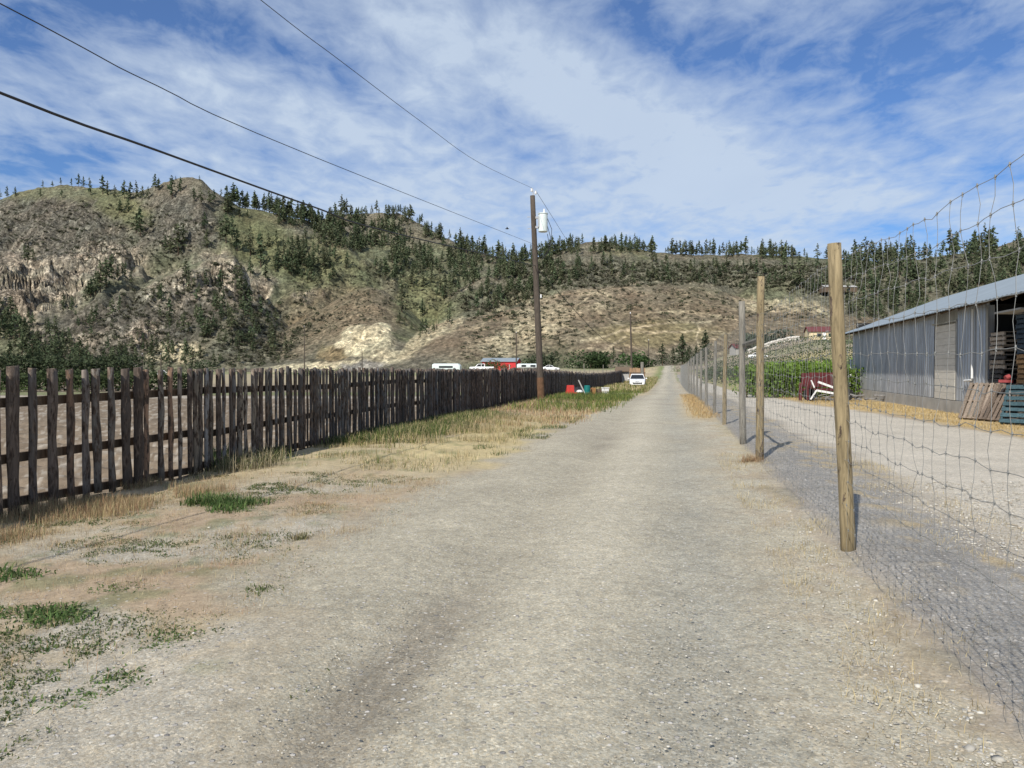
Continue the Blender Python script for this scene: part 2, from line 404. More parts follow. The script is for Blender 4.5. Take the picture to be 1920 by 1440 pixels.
    c = blend(c, (.15, .19, .07), fl * S(48, 52, y) * (1 - S(58, 66, y)) * .6)
    c = blend(c, (.19, .21, .095), S(150, 190, y) * (1 - road) * .8 * S(.35, .55, fbm(x * .04, y * .04, 3, 5)))
    berm = S(105, 120, y) * (1 - S(200, 220, y)) * (1 - road) * S(3, 5.5, ul) * (ur < 0)
    c = blend(c, (.16, .20, .07), berm)
    stony = np.where(fl > .5, .15, stony)
    ny, nx = x.shape
    I = np.arange(ny * nx).reshape(ny, nx)
    a_ = I[:-1, :]; b_ = np.roll(I, -1, 1)[:-1, :]; c_ = np.roll(I, -1, 1)[1:, :]; d_ = I[1:, :]
    Q = np.stack([a_, b_, c_, d_], -1).reshape(-1, 4)
    me = mesh_np('ground', V.reshape(-1, 3), None, Q, np.concatenate([c, stony[..., None]], -1).reshape(-1, 4), True)
    o = link('ground', me, M['ground']); o['kind'] = 'structure'
ground_mesh()

# ------------------------------------------------------------------ hills: each layer is a ridge line (px, py, distance, foot distance)
LAYERS = [
 # main mountain
 dict(p=[(-900, 470, 950, 560), (-500, 420, 920, 560), (-200, 380, 900, 560), (0, 374, 880, 540), (40, 358, 880, 540), (130, 347, 870, 540), (200, 356, 860, 540), (255, 364, 850, 540),
         (300, 350, 840, 540), (335, 336, 830, 540), (380, 338, 825, 540), (400, 358, 825, 540), (450, 388, 830, 540), (520, 402, 840, 540), (600, 418, 860, 540), (680, 440, 880, 540),
         (780, 470, 880, 540), (860, 490, 870, 540), (940, 510, 860, 540), (1040, 540, 800, 540), (1200, 690, 700, 540)], e=1.12, amp=8, seed=3),
 # second hill behind it
 dict(p=[(480, 470, 1060, 800), (560, 430, 1060, 800), (640, 402, 1050, 790), (690, 400, 1050, 780), (750, 402, 1040, 760), (790, 422, 1030, 740), (840, 450, 1000, 700), (880, 468, 990, 680),
         (960, 492, 960, 640), (1100, 520, 900, 600), (1250, 690, 900, 600)], e=1.05, amp=5, seed=5),
 # long ridge to the right
 dict(p=[(820, 560, 760, 520), (900, 510, 780, 520), (960, 493, 790, 520), (1010, 482, 790, 520), (1060, 468, 780, 520), (1100, 456, 780, 520), (1130, 453, 780, 520), (1170, 464, 780, 520),
         (1220, 474, 780, 520), (1300, 478, 770, 520), (1400, 479, 760, 520), (1500, 482, 760, 500), (1570, 489, 760, 480), (1650, 492, 760, 470), (1750, 484, 780, 460), (1800, 478, 800, 450),
         (1860, 470, 800, 440), (1910, 450, 820, 440), (2100, 430, 850, 440), (2500, 420, 850, 440), (3000, 480, 850, 440)], e=.80, amp=5, seed=8),
 # rocky spur with the lower cliffs
 dict(p=[(-900, 560, 620, 430), (-300, 500, 640, 430), (0, 462, 650, 430), (60, 470, 650, 430), (150, 475, 650, 430), (230, 470, 655, 430), (270, 500, 650, 430), (300, 560, 640, 430), (330, 640, 600, 430), (400, 720, 600, 430)], e=.9, amp=7, seed=11),
 dict(p=[(60, 690, 560, 400), (120, 630, 560, 400), (183, 580, 570, 400), (250, 545, 580, 400), (300, 520, 590, 400), (350, 500, 600, 400), (400, 484, 610, 400), (440, 480, 610, 400), (460, 510, 610, 400),
         (490, 560, 600, 400), (540, 610, 580, 400), (600, 690, 560, 400)], e=.85, amp=7, seed=15),
 dict(p=[(440, 700, 520, 380), (500, 650, 530, 380), (545, 610, 540, 380), (600, 582, 550, 380), (650, 552, 560, 370), (690, 538, 560, 370), (720, 546, 560, 370), (745, 562, 555, 370), (780, 592, 550, 370), (820, 632, 540, 370), (880, 690, 520, 370)], e=.9, amp=3, seed=19),
 dict(p=[(690, 700, 440, 345), (740, 662, 450, 345), (785, 628, 455, 345), (815, 610, 460, 345), (850, 600, 470, 345), (890, 594, 480, 345), (930, 588, 480, 345), (1000, 566, 490, 345), (1060, 545, 495, 340), (1150, 536, 500, 340),
         (1250, 531, 500, 340), (1310, 535, 495, 335), (1360, 548, 480, 330), (1400, 562, 470, 330), (1440, 571, 460, 325), (1500, 567, 455, 320), (1550, 576, 450, 320), (1590, 592, 440, 320), (1700, 600, 430, 320), (1900, 600, 420, 320), (2500, 600, 420, 320)],
      e=.85, amp=2.2, seed=23, back=-.10),
]
HA = np.arange(-.98, 1.02, .00155); HY = np.geomspace(300, 1250, 250)
def hills():
    A, Y = np.meshgrid(HA, HY); X = A * Y; px = 960 + F * A
    n_big = ridged(X / 95, Y / 95, 4, 31) - .55; n_mid = ridged(X / 30, Y / 38, 4, 37) - .5; n_fin = fbm(X / 8, Y / 8, 3, 41) - .5
    Z = np.full(A.shape, -6.0); lay = np.zeros(A.shape, int); T = np.zeros(A.shape)
    for i, Lr in enumerate(LAYERS):
        P = np.array(Lr['p'], float)
        wp = px + 26 * (fbm(X / 60, Y / 60, 3, 50 + i) - .5)
        py = np.interp(px, P[:, 0], P[:, 1]); D = np.interp(px, P[:, 0], P[:, 2]); Ft = np.interp(px, P[:, 0], P[:, 3])
        H = EYE + (HZ - py) / F * D
        t = np.clip((Y - Ft) / (D - Ft), 0, 1.0); s = t ** Lr['e']
        z = 0.8 + (H - .8) * s
        z = np.where(Y > D, H - np.maximum(Y - D, 0) * (.22 + Lr.get('back', 0)), z)
        z = np.where(Y < Ft, -6 + 6.8 * S(-25, 0, Y - Ft), z)
        env = np.where(Y < D, 4 * t * (1 - t) * .85 + .12 * S(0, .1, t), .12)
        hh = np.clip(H / 60, .25, 1.6)
        z = z + env * hh * Lr['amp'] * (n_big * 2.4 + n_mid * 1.7 + n_fin * .7)
        edge = (px < P[0, 0]) | (px > P[-1, 0]); z = np.where(edge, -6, z)
        up = z > Z; Z = np.where(up, z, Z); lay = np.where(up, i, lay); T = np.where(up, t, T)
    return A, Y, X, Z, lay, T, n_mid, n_fin
A_, Y_, X_, Z_, LAY, TT, NMID, NFIN = hills()
PX_ = 960 + F * A_; PY_ = HZ - F * (Z_ - EYE) / Y_

def ell(px, py, cx, cy, rx, ry, rot=0, soft=.35):
    c, s = math.cos(rad(rot)), math.sin(rad(rot)); dx = px - cx; dy = py - cy
    d = np.sqrt(((dx * c + dy * s) / rx) ** 2 + ((-dx * s + dy * c) / ry) ** 2)
    return S(1 + soft, 1 - soft, d)
def pline(px, py, pts, w):
    best = np.full(px.shape, 1e9)
    for (x0, y0), (x1, y1) in zip(pts[:-1], pts[1:]):
        dx, dy = x1 - x0, y1 - y0; t = np.clip(((px - x0) * dx + (py - y0) * dy) / (dx * dx + dy * dy), 0, 1)
        best = np.minimum(best, np.hypot(px - x0 - t * dx, py - y0 - t * dy))
    return S(w * 1.6, w * .5, best)
def hill_mesh():
    w = (fbm(X_ / 22, Y_ / 22 + Z_ / 18, 4, 61) - .5); w2 = (fbm(X_ / 9, Z_ / 14, 4, 62) - .5); st = fbm(X_ / 3.2, Z_ / 16, 4, 63)
    px = PX_ + 46 * w; py = PY_ + 26 * w2
    c = np.ones(px.shape + (3,)) * np.array((.160, .148, .108)); sc = np.full(px.shape, .48); rk = np.full(px.shape, .12)
    n1 = fbm(X_ / 70, Y_ / 70, 4, 65)
    def bl(col, m):
        nonlocal c; c = c * (1 - m[..., None]) + np.array(col) * m[..., None]
    bl((.138, .145, .090), S(.45, .6, n1) * .8)
    bl((.178, .156, .122), S(.5, .38, n1) * .6)
    # grey brown rocky ground of the mountain and the spurs
    m = np.clip(ell(px, py, 90, 430, 190, 75) + ell(px, py, 240, 620, 190, 75, -22) + ell(px, py, 350, 420, 70, 60) + ell(px, py, 610, 430, 60, 18) * .5, 0, 1)
    bl((.235, .212, .178), m * .85); rk = np.maximum(rk, m * .6)
    # pale cliffs
    m = np.clip(ell(px, py, 40, 545, 60, 48) + ell(px, py, 115, 530, 46, 40) + ell(px, py, 205, 490, 62, 34, 12) + ell(px, py, 50, 480, 40, 24) * .6
                + ell(px, py, 415, 525, 46, 46) + ell(px, py, 490, 540, 26, 30) * .7 + ell(px, py, 320, 545, 50, 30, -20) * .6 + ell(px, py, 585, 555, 30, 12) * .8
                + ell(px, py, 550, 625, 22, 10) * .7 + ell(px, py, 270, 625, 24, 18) * .8 + ell(px, py, 70, 630, 22, 20, -50) * .8 + ell(px, py, 190, 640, 60, 18) * .4, 0, 1)
    m = np.clip(m * 1.15, 0, 1) * S(.20, .43, st + w * .4)
    bl((.66, .56, .44), m); rk = np.maximum(rk, m); sc = sc * (1 - m * .85)
    # grassy green faces
    m = np.clip(ell(px, py, 230, 392, 60, 30, 25) + ell(px, py, 470, 430, 60, 60, 30) * .9 + ell(px, py, 600, 500, 110, 50, 20) * .75 + ell(px, py, 790, 575, 60, 60, 40) + ell(px, py, 1180, 470, 60, 14) * .6 + ell(px, py, 120, 365, 120, 14) * .7 + ell(px, py, 250, 520, 40, 40) * .3, 0, 1)
    bl((.138, .142, .072), m * .8); sc = sc * (1 - m * .6); rk = rk * (1 - m * .8)
    # grey green scrub belts
    m = np.clip(ell(px, py, 1250, 512, 340, 26) + ell(px, py, 960, 560, 120, 34, -25) * .8 + ell(px, py, 480, 640, 130, 50) * .8 + ell(px, py, 1700, 540, 200, 70), 0, 1)
    bl((.150, .143, .108), m * .85); sc = np.maximum(sc, m * .75)
    # brown knob
    m = np.clip(ell(px, py, 640, 590, 105, 52) + ell(px, py, 560, 640, 60, 35) * .6, 0, 1)
    bl((.185, .146, .098), m * .85); sc = np.where(m > .5, .5, sc); rk = rk * (1 - m * .7)
    # bench: bare tan slopes and cream silt banks with dark bushes
    m = np.clip(ell(px, py, 1180, 600, 360, 66) + ell(px, py, 1500, 600, 150, 50) + ell(px, py, 880, 640, 110, 40), 0, 1) * (LAY == 6)
    bl((.205, .160, .112), m * .9); sc = np.where(m > .4, .35, sc); rk = rk * (1 - m * .6)
    m = np.clip(ell(px, py, 960, 618, 90, 48, -15) * .8 + ell(px, py, 1030, 590, 110, 30, -20) * .6 + ell(px, py, 1100, 565, 120, 22, -12) * .35 + ell(px, py, 1480, 578, 90, 14, 4) * 1.0 + ell(px, py, 1390, 590, 40, 22, -25) * .9
                + ell(px, py, 840, 622, 30, 12, -35) * .7 + ell(px, py, 780, 655, 50, 8, -40) * .7 + ell(px, py, 1330, 655, 30, 14) * .5 + ell(px, py, 1150, 560, 200, 16) * .3, 0, 1) * S(.30, .60, st * .6 + w * 1.3 + .18)
    bl((.46, .38, .26), m * .58); sc = np.where(m > .3, .55, sc)
    m = np.clip(ell(PX_ + 20 * w, PY_ + 14 * w2, 790, 640, 50, 15, -38, .2) + ell(PX_ + 20 * w, PY_ + 14 * w2, 840, 615, 34, 10, -30, .2) + ell(px, py, 985, 622, 60, 30, -20) * .8 + ell(px, py, 1480, 577, 80, 10, 4), 0, 1) * S(.30, .52, st)
    bl((.62, .53, .36), m * .85); rk = np.maximum(rk, m * .35)
    m = ell(px, py, 1230, 625, 120, 22) * .6; bl((.215, .185, .095), m); sc = sc * (1 - m * .7)
    # gravel pit and slides
    m = np.clip(ell(PX_ + 14 * w, PY_ + 10 * w2, 690, 634, 50, 25, 8, .14) + ell(PX_ + 14 * w, PY_ + 10 * w2, 650, 645, 34, 12, -24, .14) + ell(PX_ + 10 * w, PY_ + 10 * w2, 714, 616, 20, 12, 0, .14) + ell(PX_, PY_ + 8 * w2, 620, 686, 130, 9, -4, .2) * .9 + ell(PX_ + 14 * w, PY_ + 8 * w2, 695, 661, 62, 9, 3, .2) * .9 + ell(px, py, 335, 662, 48, 18) + ell(px, py, 290, 672, 30, 8) * .6, 0, 1)
    bl((.78, .68, .47), m); sc = sc * (1 - m); rk = np.maximum(rk, m * .45)
    bl((.25, .20, .12), ell(px, py, 620, 662, 30, 12, 0, .25)); bl((.40, .37, .33), ell(px, py, 680, 686, 40, 8, 0, .3))
    # tracks across the bench
    qx = PX_ + 8 * w; qy = PY_ + 5 * w2
    for pts in ([(1090, 640), (1130, 632), (1165, 620), (1200, 614), (1260, 605), (1330, 604)], [(1165, 620), (1230, 624), (1300, 622), (1360, 624)], [(1305, 605), (1312, 618), (1306, 632), (1310, 648)],
                [(1100, 560), (1060, 590), (1035, 625)], [(1170, 612), (1140, 600), (1110, 575)], [(1080, 660), (1110, 650), (1140, 662), (1170, 655)], [(1130, 665), (1150, 645), (1175, 630)], [(1000, 600), (1060, 610), (1120, 640)], [(1190, 590), (1290, 583), (1380, 600)]):
        bl((.46, .38, .26), pline(qx, qy, pts, 1.5) * .75)
    # cliff relief: push rock in and out
    hstep = 20 + 10 * fbm(X_ / 90, Y_ / 90, 2, 99); q = (Z_ + 16 * w) / hstep; fr = q - np.floor(q); Zt = Z_ + hstep * (S(.45, .85, fr) - fr)
    crag = S(.45, .9, rk); Z_c = Z_ + (Zt - Z_) * crag * .85
    Z = Z_c + rk * (NMID * 5 + NFIN * 6.5 + (st - .5) * 8) * S(330, 420, Y_)
    ny, nx = px.shape; I = np.arange(ny * nx).reshape(ny, nx)
    Q = np.stack([I[:-1, :-1], I[:-1, 1:], I[1:, 1:], I[1:, :-1]], -1).reshape(-1, 4)
    zz = Z.reshape(-1)
    keep = (zz[Q] > -1).any(1); Q = Q[keep]
    me = mesh_np('hills', np.stack([X_, Y_, Z], -1).reshape(-1, 3), None, Q, np.concatenate([c, sc[..., None]], -1).reshape(-1, 4), True)
    a = me.attributes.new('Rock', 'FLOAT', 'POINT'); a.data.foreach_set('value', rk.reshape(-1).astype(np.float32))
    o = link('hills', me, M['hill']); o['kind'] = 'structure'
    return Z
Z_ = hill_mesh()
ELEV = (Z_ - EYE) / Y_; CUM = np.maximum.accumulate(ELEV, 0)
def hit(px, py):
    """the point of the hillside seen in this direction"""
    j = int(round(((px - 960) / F - HA[0]) / .00155)); j = min(max(j, 0), len(HA) - 1)
    e = (HZ - py) / F; k = int(np.searchsorted(CUM[:, j], e))
    if k >= len(HY): k = int(np.argmax(ELEV[:, j]))
    if k == 0: k = 1
    return float(HA[j] * HY[k]), float(HY[k]), float(Z_[k, j])
def ridge_py(px):
    j = int(round(((px - 960) / F - HA[0]) / .00155)); j = min(max(j, 0), len(HA) - 1)
    return HZ - F * float(CUM[-1, j])
def ground_any(x, y):
    """height of whatever the thing stands on"""
    if y < 330: return gzf(x, y)
    j = int(round((x / y - HA[0]) / .00155)); k = int(np.searchsorted(HY, y)); j = min(max(j, 0), len(HA) - 1); k = min(k, len(HY) - 1)
    return max(float(Z_[k, j]), gzf(x, y))

# ------------------------------------------------------------------ trees
def leaf_quads(P, size, rng, up=.3, col=None):
    """randomly turned leaf clumps at points P"""
    n = len(P); a = rng.normal(size=(n, 3)); a[:, 2] *= .6; a /= np.linalg.norm(a, axis=1)[:, None]
    b = rng.normal(size=(n, 3)); b -= (b * a).sum(1)[:, None] * a; b /= np.linalg.norm(b, axis=1)[:, None]
    s = np.asarray(size).reshape(-1, 1) * rng.uniform(.6, 1.3, (n, 1)); k = rng.uniform(.45, .9, (n, 1))
    V = np.stack([P - a * s, P - b * s * k, P + a * s, P + b * s * k], 1).reshape(-1, 3)
    return V, np.arange(4 * n).reshape(-1, 4)
def trunk_geo(h, r, n=6, bend=.02, seed=0):
    rg = np.random.default_rng(seed); V = []; Fc = []; m = 6
    for i in range(m):
        t = i / (m - 1); cx = bend * h * math.sin(t * 2.2 + seed); cy = bend * h * math.cos(t * 1.7 + seed)
        for k in range(n):
            a = 2 * math.pi * k / n; rr = r * (1.0 - .85 * t) * (1.25 if i == 0 else 1)
            V.append((cx + rr * math.cos(a), cy + rr * math.sin(a), t * h - (.02 * h if i == 0 else 0)))
    for i in range(m - 1):
        for k in range(n): Fc.append((i * n + k, i * n + (k + 1) % n, (i + 1) * n + (k + 1) % n, (i + 1) * n + k))
    return np.array(V), np.array(Fc)
def pine_crown(seed, n=190, width=.17, base=.14, tint=(.050, .066, .032)):
    rg = np.random.default_rng(seed); P = []; C = []
    nb = max(14, n // 9)
    for i in range(nb):
        t = base + (1 - base) * (i + rg.uniform(0, 1)) / nb
        prof = width * (1 - ((t - base) / (1 - base)) ** 1.35) * (.55 + .45 * min(1, (t - base) / .18)) + .012
        L = prof * rg.uniform(.55, 1.25); an = rg.uniform(0, 2 * math.pi); k = max(3, int(9 * L / width))
        sh = rg.uniform(.75, 1.3)
        for q in range(k):
            u = (q + rg.uniform(.2, 1)) / k
            P.append((L * u * math.cos(an) + rg.normal() * .012, L * u * math.sin(an) + rg.normal() * .012, t - .09 * L / width * u * u * .5 + rg.normal() * .010))
            C.append(sh * rg.uniform(.8, 1.2))
    P = np.array(P); sz = np.where(P[:, 2] > .9, .030, .052)
    V, Q = leaf_quads(P, sz, rg)
    C = np.repeat(np.array(C), 4)[:, None] * np.array(tint)[None, :]
    return V, Q, C
PROTO = []
for i in range(8):
    w_ = [.22, .25, .28, .20, .26, .31, .23, .27][i]; b_ = [.12, .2, .1, .18, .25, .12, .08, .22][i]
    V, Q, C = pine_crown(100 + i, 300, w_, b_, [(.098, .124, .064), (.122, .136, .074), (.106, .118, .066), (.086, .114, .060)][i % 4])
    tv, tq = trunk_geo(.8, .016, 5, .008, i)
    nv = len(V); VV = np.concatenate([V, tv]); QQ = np.concatenate([Q, tq + nv])
    CC = np.concatenate([C, np.tile((.10, .07, .05), (len(tv), 1))])
    PROTO.append((VV, QQ, CC))
PROTO_ME = []
for i, (V, Q, C) in enumerate(PROTO):
    me = mesh_np('pine_tree', V, None, Q, C); me.materials.append(M['leaf']); PROTO_ME.append(me)

TREES = []          # (px, py, x, y, z, height m, zone)
def plant(px, py, hpx, zone, maxpy=None):
    r = ridge_py(px)
    if py < r + 1: py = r + 1
    x, y, z = hit(px, py); TREES.append([px, py, x, y, z - .3, hpx * 1.1 / F * y, zone, hpx])
EXPL = {
 'on the grassy summit of the big mountain': [(3, 372, 22), (18, 373, 20), (33, 372, 18), (85, 352, 13), (103, 350, 11), (117, 349, 13), (137, 349, 15), (152, 352, 22), (160, 354, 19), (172, 356, 19)],
 'in the saddle just below the mountain summit': [(197, 369, 33), (205, 369, 26), (218, 374, 22), (237, 377, 33), (247, 377, 30), (258, 376, 32), (270, 380, 25), (281, 382, 22), (120, 374, 15), (80, 373, 15), (173, 372, 18)],
 'around the rounded rocky peak': [(294, 362, 30), (301, 362, 22), (325, 378, 40), (341, 364, 27), (333, 343, 8), (365, 381, 26), (379, 381, 27), (377, 346, 11), (395, 383, 23), (404, 383, 22)],
 'on the open slope below the rocky peak': [(227, 404, 24), (244, 404, 27), (266, 444, 50), (258, 440, 34), (285, 432, 22), (385, 432, 30), (390, 470, 34), (320, 482, 32), (336, 482, 55), (346, 476, 40), (312, 478, 26), (425, 462, 52), (414, 460, 40), (446, 472, 40), (470, 482, 56), (490, 502, 60), (438, 455, 44), (55, 496, 32), (48, 494, 26), (64, 494, 22)],
 'in the gully between the pale cliffs': [(180, 556, 44), (190, 551, 58), (200, 548, 52), (211, 532, 42), (222, 528, 30), (236, 532, 28), (172, 560, 36), (232, 520, 26), (452, 560, 60), (446, 545, 44), (462, 570, 40), (248, 535, 24)],
 'on the grassy slope beside the second cliff': [(525, 492, 36), (545, 496, 30), (570, 482, 34), (560, 474, 26), (533, 480, 30), (505, 470, 28), (517, 512, 30), (590, 505, 28), (470, 520, 34), (500, 530, 36)],
}
for zn, L_ in EXPL.items():
    for (a, b, h) in L_: plant(a, b, h, zn)
LONE = [(755, 586, 54, 'tall lone pine standing on the green grassy slope in front of the forest'), (793, 596, 32, 'short pine on the green slope below the tall lone pine'),
        (1498, 548, 62, 'tallest dark pine on the scrub slope above the cream silt bank'), (755, 560, 20, 'small pine top just above the tall lone pine')]
# areas: polygon, count, height range in picture units, zone
def inpoly(x, y, P):
    c = False; n = len(P)
    for i in range(n):
        x0, y0 = P[i]; x1, y1 = P[(i + 1) % n]
        if (y0 > y) != (y1 > y) and x < (x1 - x0) * (y - y0) / (y1 - y0) + x0: c = not c
    return c
AREAS = [
 ([(410, 365), (660, 405), (690, 440), (560, 435), (420, 405)], 190, 20, 32, 'in the dense belt along the shoulder of the mountain'),
 ([(560, 430), (700, 430), (850, 450), (960, 485), (1000, 520), (880, 530), (700, 490), (560, 450)], 380, 18, 30, 'in the forest covering the middle hillside'),
 ([(640, 395), (760, 395), (860, 450), (960, 485), (900, 480), (780, 430), (640, 410)], 75, 12, 22, 'along the skyline of the second hill'),
 ([(520, 460), (700, 490), (900, 530), (880, 590), (820, 560), (700, 520), (600, 540), (520, 520)], 130, 18, 30, 'scattered over the slope under the forest'),
 ([(850, 520), (1060, 490), (1060, 540), (900, 600), (850, 580)], 150, 16, 28, 'in the draw behind the utility pole'),
 ([(960, 485), (1100, 455), (1180, 460), (1310, 470), (1570, 480), (1570, 492), (1310, 486), (1180, 476), (1060, 480), (960, 500)], 300, 15, 27, 'along the long ridge beyond the road'),
 ([(1000, 490), (1570, 495), (1560, 555), (1400, 545), (1150, 530), (1000, 540)], 170, 12, 26, 'on the scrub slope below the long ridge'),
 ([(1570, 485), (1920, 455), (1990, 460), (1990, 610), (1700, 610), (1590, 600)], 480, 22, 40, 'on the dark hillside above the metal shed'),
 ([(-60, 585), (30, 580), (60, 600), (140, 640), (150, 692), (-60, 692)], 130, 24, 38, 'at the foot of the mountain behind the picket fence'),
 ([(150, 660), (260, 640), (430, 680), (540, 690), (150, 692)], 60, 18, 30, 'on the toe of the slope above the picket fence'),
 ([(290, 560), (360, 520), (480, 580), (560, 640), (540, 690), (380, 640), (300, 620)], 95, 20, 36, 'in the shaded draw below the second cliff'),
 ([(120, 570), (170, 560), (240, 590), (160, 640), (110, 620)], 22, 18, 30, 'on the ledge under the pale cliff'),
 ([(740, 600), (780, 600), (830, 560), (900, 590), (760, 650)], 22, 16, 26, 'in the ravine beside the gravel pit'),
]
for P, n, h0, h1, zn in AREAS:
    xs = [p[0] for p in P]; ys = [p[1] for p in P]; k = 0; g = 0
    while k < n and g < 20000:
        g += 1; a = R.uniform(min(xs), max(xs)); b = R.uniform(min(ys), max(ys))
        if not inpoly(a, b, P): continue
        if float(fbm(a / 38, b / 22, 3, 77)) < R.uniform(.28, .56): continue
        plant(a, b, R.uniform(h0, h1) * R.choice((1.2, 1.05, .9, .72, .55)), zn); k += 1
for i, (a, b, h, lb) in enumerate(LONE): plant(a, b, h, 'LONE%d' % i)
# keep those inside the frame that show largest as things of their own
vis = sorted([t for t in TREES if 4 < t[0] < 1916], key=lambda t: -t[7] * (3 if t[6] in EXPL or t[6].startswith('LONE') else 1))
ind = vis[:285]; ids = set(id(t) for t in ind)
ZL = {z: [] for z in [a[4] for a in AREAS] + list(EXPL)}
lone_i = 0
def mid_h(z): 
    hs = sorted(t[7] for t in ind if t[6] == z); return hs[len(hs) // 2] if hs else 0
MIDH = {z: mid_h(z) for z in ZL}
for n, t in enumerate(ind):
    k = (int(t[0] * 13) + n) % 8
    o = link('pine_tree', PROTO_ME[k]); o.location = t[2:5]; s = t[5]; o.scale = (s * R.uniform(.85, 1.2), s * R.uniform(.85, 1.2), s); o.rotation_euler.z = R.uniform(0, 6.28)
    if t[6].startswith('LONE'): tag(o, LONE[int(t[6][4:])][3], 'pine tree', 'pine trees on the hills')
    else:
        size = 'taller' if t[7] >= MIDH[t[6]] else 'shorter'
        tag(o, '%s dark pine %s' % (size, t[6]), 'pine tree', '%s pines %s' % (size, t[6]))
def merge(items, name, mat, label=None, cat=None):
    Vs = []; Qs = []; Cs = []; n = 0
    for (V, Q, C, x, y, z, s, sw, a) in items:
        c_, s_ = math.cos(a), math.sin(a)
        W = np.stack([(V[:, 0] * c_ - V[:, 1] * s_) * s * sw + x, (V[:, 0] * s_ + V[:, 1] * c_) * s * sw + y, V[:, 2] * s + z], -1)
        Vs.append(W); Qs.append(Q + n); Cs.append(C * R.uniform(.7, 1.35)); n += len(V)
    o = link(name, mesh_np(name, np.concatenate(Vs), None, np.concatenate(Qs), np.concatenate(Cs)), mat); o['kind'] = 'stuff'
    return o
merge([(*PROTO[R.randrange(8)], t[2], t[3], t[4], t[5], R.uniform(.85, 1.25), R.uniform(0, 6.28)) for t in TREES if id(t) not in ids], 'hillside_pine_forest', M['leaf'])

def bush_geo(seed, n=60, tint=(.07, .085, .04), rx=1, rz=.8, leaf=.16, lobes=5):
    rg = np.random.default_rng(seed); ce = rg.normal(size=(lobes, 3)) * .38; ce[:, 2] = np.abs(ce[:, 2]) * .8 + .3; rr = rg.uniform(.35, .6, lobes)
    k = rg.integers(0, lobes, n); d = rg.normal(size=(n, 3)); d /= np.linalg.norm(d, axis=1)[:, None]; u = rg.uniform(.35, 1, (n, 1)) ** .5
    P = ce[k] + d * rr[k][:, None] * u; P[:, 2] = np.maximum(P[:, 2], .02); P *= np.array((rx, rx, rz))
    V, Q = leaf_quads(P, leaf, rg)
    sh = (rg.uniform(.7, 1.3, lobes)[k] * rg.uniform(.75, 1.25, n))
    return V, Q, np.repeat(sh, 4)[:, None] * np.array(tint)[None, :]
BUSH = [bush_geo(200 + i, 34, [(.085, .088, .052), (.105, .100, .066), (.072, .082, .044), (.12, .112, .076)][i % 4], leaf=.24, lobes=3) for i in range(8)]
items = []
for P, n, h0, h1 in [([(860, 600), (1000, 560), (1150, 535), (1320, 540), (1400, 570), (1560, 580), (1560, 600), (1380, 605), (1150, 610), (1050, 670), (860, 680)], 700, 3, 8),
                     ([(1000, 495), (1570, 500), (1570, 560), (1300, 535), (1050, 545), (900, 590)], 1800, 3, 8), ([(500, 640), (600, 590), (690, 545), (740, 560), (720, 600), (600, 630), (540, 680)], 300, 2, 5),
                     ([(0, 385), (300, 390), (420, 420), (330, 520), (0, 470)], 800, 2, 6), ([(100, 640), (300, 530), (440, 500), (500, 600), (560, 680), (150, 690)], 900, 3, 9), ([(520, 470), (900, 540), (860, 590), (560, 560)], 700, 2, 6), ([(1580, 490), (1920, 470), (1920, 600), (1600, 600)], 300, 4, 9),
                     ([(430, 560), (560, 570), (640, 600), (500, 690), (430, 690)], 300, 4, 11), ([(860, 560), (1010, 540), (1010, 590), (880, 610)], 120, 5, 11)]:
    xs = [p[0] for p in P]; ys = [p[1] for p in P]; k = 0; g = 0
    while k < n and g < 20000:
        g += 1; a = R.uniform(min(xs), max(xs)); b = R.uniform(min(ys), max(ys))
        if not inpoly(a, b, P) or b < ridge_py(a) + 4: continue
        x, y, z = hit(a, b); k += 1
        items.append((*BUSH[R.randrange(8)], x, y, z - .2, R.uniform(h0, h1) / F * y * .75, R.uniform(.8, 1.3), R.uniform(0, 6.28)))
merge(items, 'hillside_scrub', M['leaf'])
# ------------------------------------------------------------------ picket fence
def lx(y): return -7.0 + .205 * y
def slab(rg, x, y, z0, z1, w, th, tilt, ang, n=8, bark=1):
    """a split slab log: flat back, rounded barky front, wandering edges"""
    V = []; nr = n; prof = [(-.5, .0), (-.46, .55), (-.2, 1.0), (.2, 1.0), (.46, .55), (.5, .0)]
    ca, sa = math.cos(ang), math.sin(ang); ph = rg.uniform(0, 6, 4); tap = rg.uniform(-.12, .12)
    for i in range(nr):
        t = i / (nr - 1); z = z0 + (z1 - z0) * t
        wob = 1 + .07 * math.sin(t * 7 + ph[0]) + .06 * math.sin(t * 17 + ph[1]) + tap * (t - .5) + rg.normal() * .025
        off = .010 * math.sin(t * 5 + ph[2]) + tilt * (t - .3) * (z1 - z0)
        for (a, b) in prof:
            u = a * w * wob + off; v = b * th * (1 + .18 * math.sin(t * 11 + ph[3]))
            V.append((x + sa * u + ca * v, y + ca * u - sa * v, z + (.012 * (a + .5) * rg.normal() if i == nr - 1 else 0)))
    m = len(prof); Q = []
    for i in range(nr - 1):
        for k in range(m): Q.append((i * m + k, i * m + (k + 1) % m, (i + 1) * m + (k + 1) % m, (i + 1) * m + k))
    Q += [(5, 4, 1, 0), (4, 3, 2, 1)]; b = (nr - 1) * m; Q += [(b, b + 1, b + 4, b + 5), (b + 1, b + 2, b + 3, b + 4)]
    return np.array(V), np.array(Q)
PCOL = [(.38, .21, .11), (.30, .25, .195), (.26, .21, .16), (.17, .12, .085), (.33, .26, .18), (.21, .165, .13), (.13, .095, .07), (.27, .255, .24), (.40, .25, .14)]
fence = thing('picket_fence', (lx(8), 8, gzf(lx(8), 8)), 'long dark weathered picket fence of bark-covered slab logs beside the gravel road', 'fence')
FO = np.array(fence.location); rg = np.random.default_rng(5); far = []; nf = 0
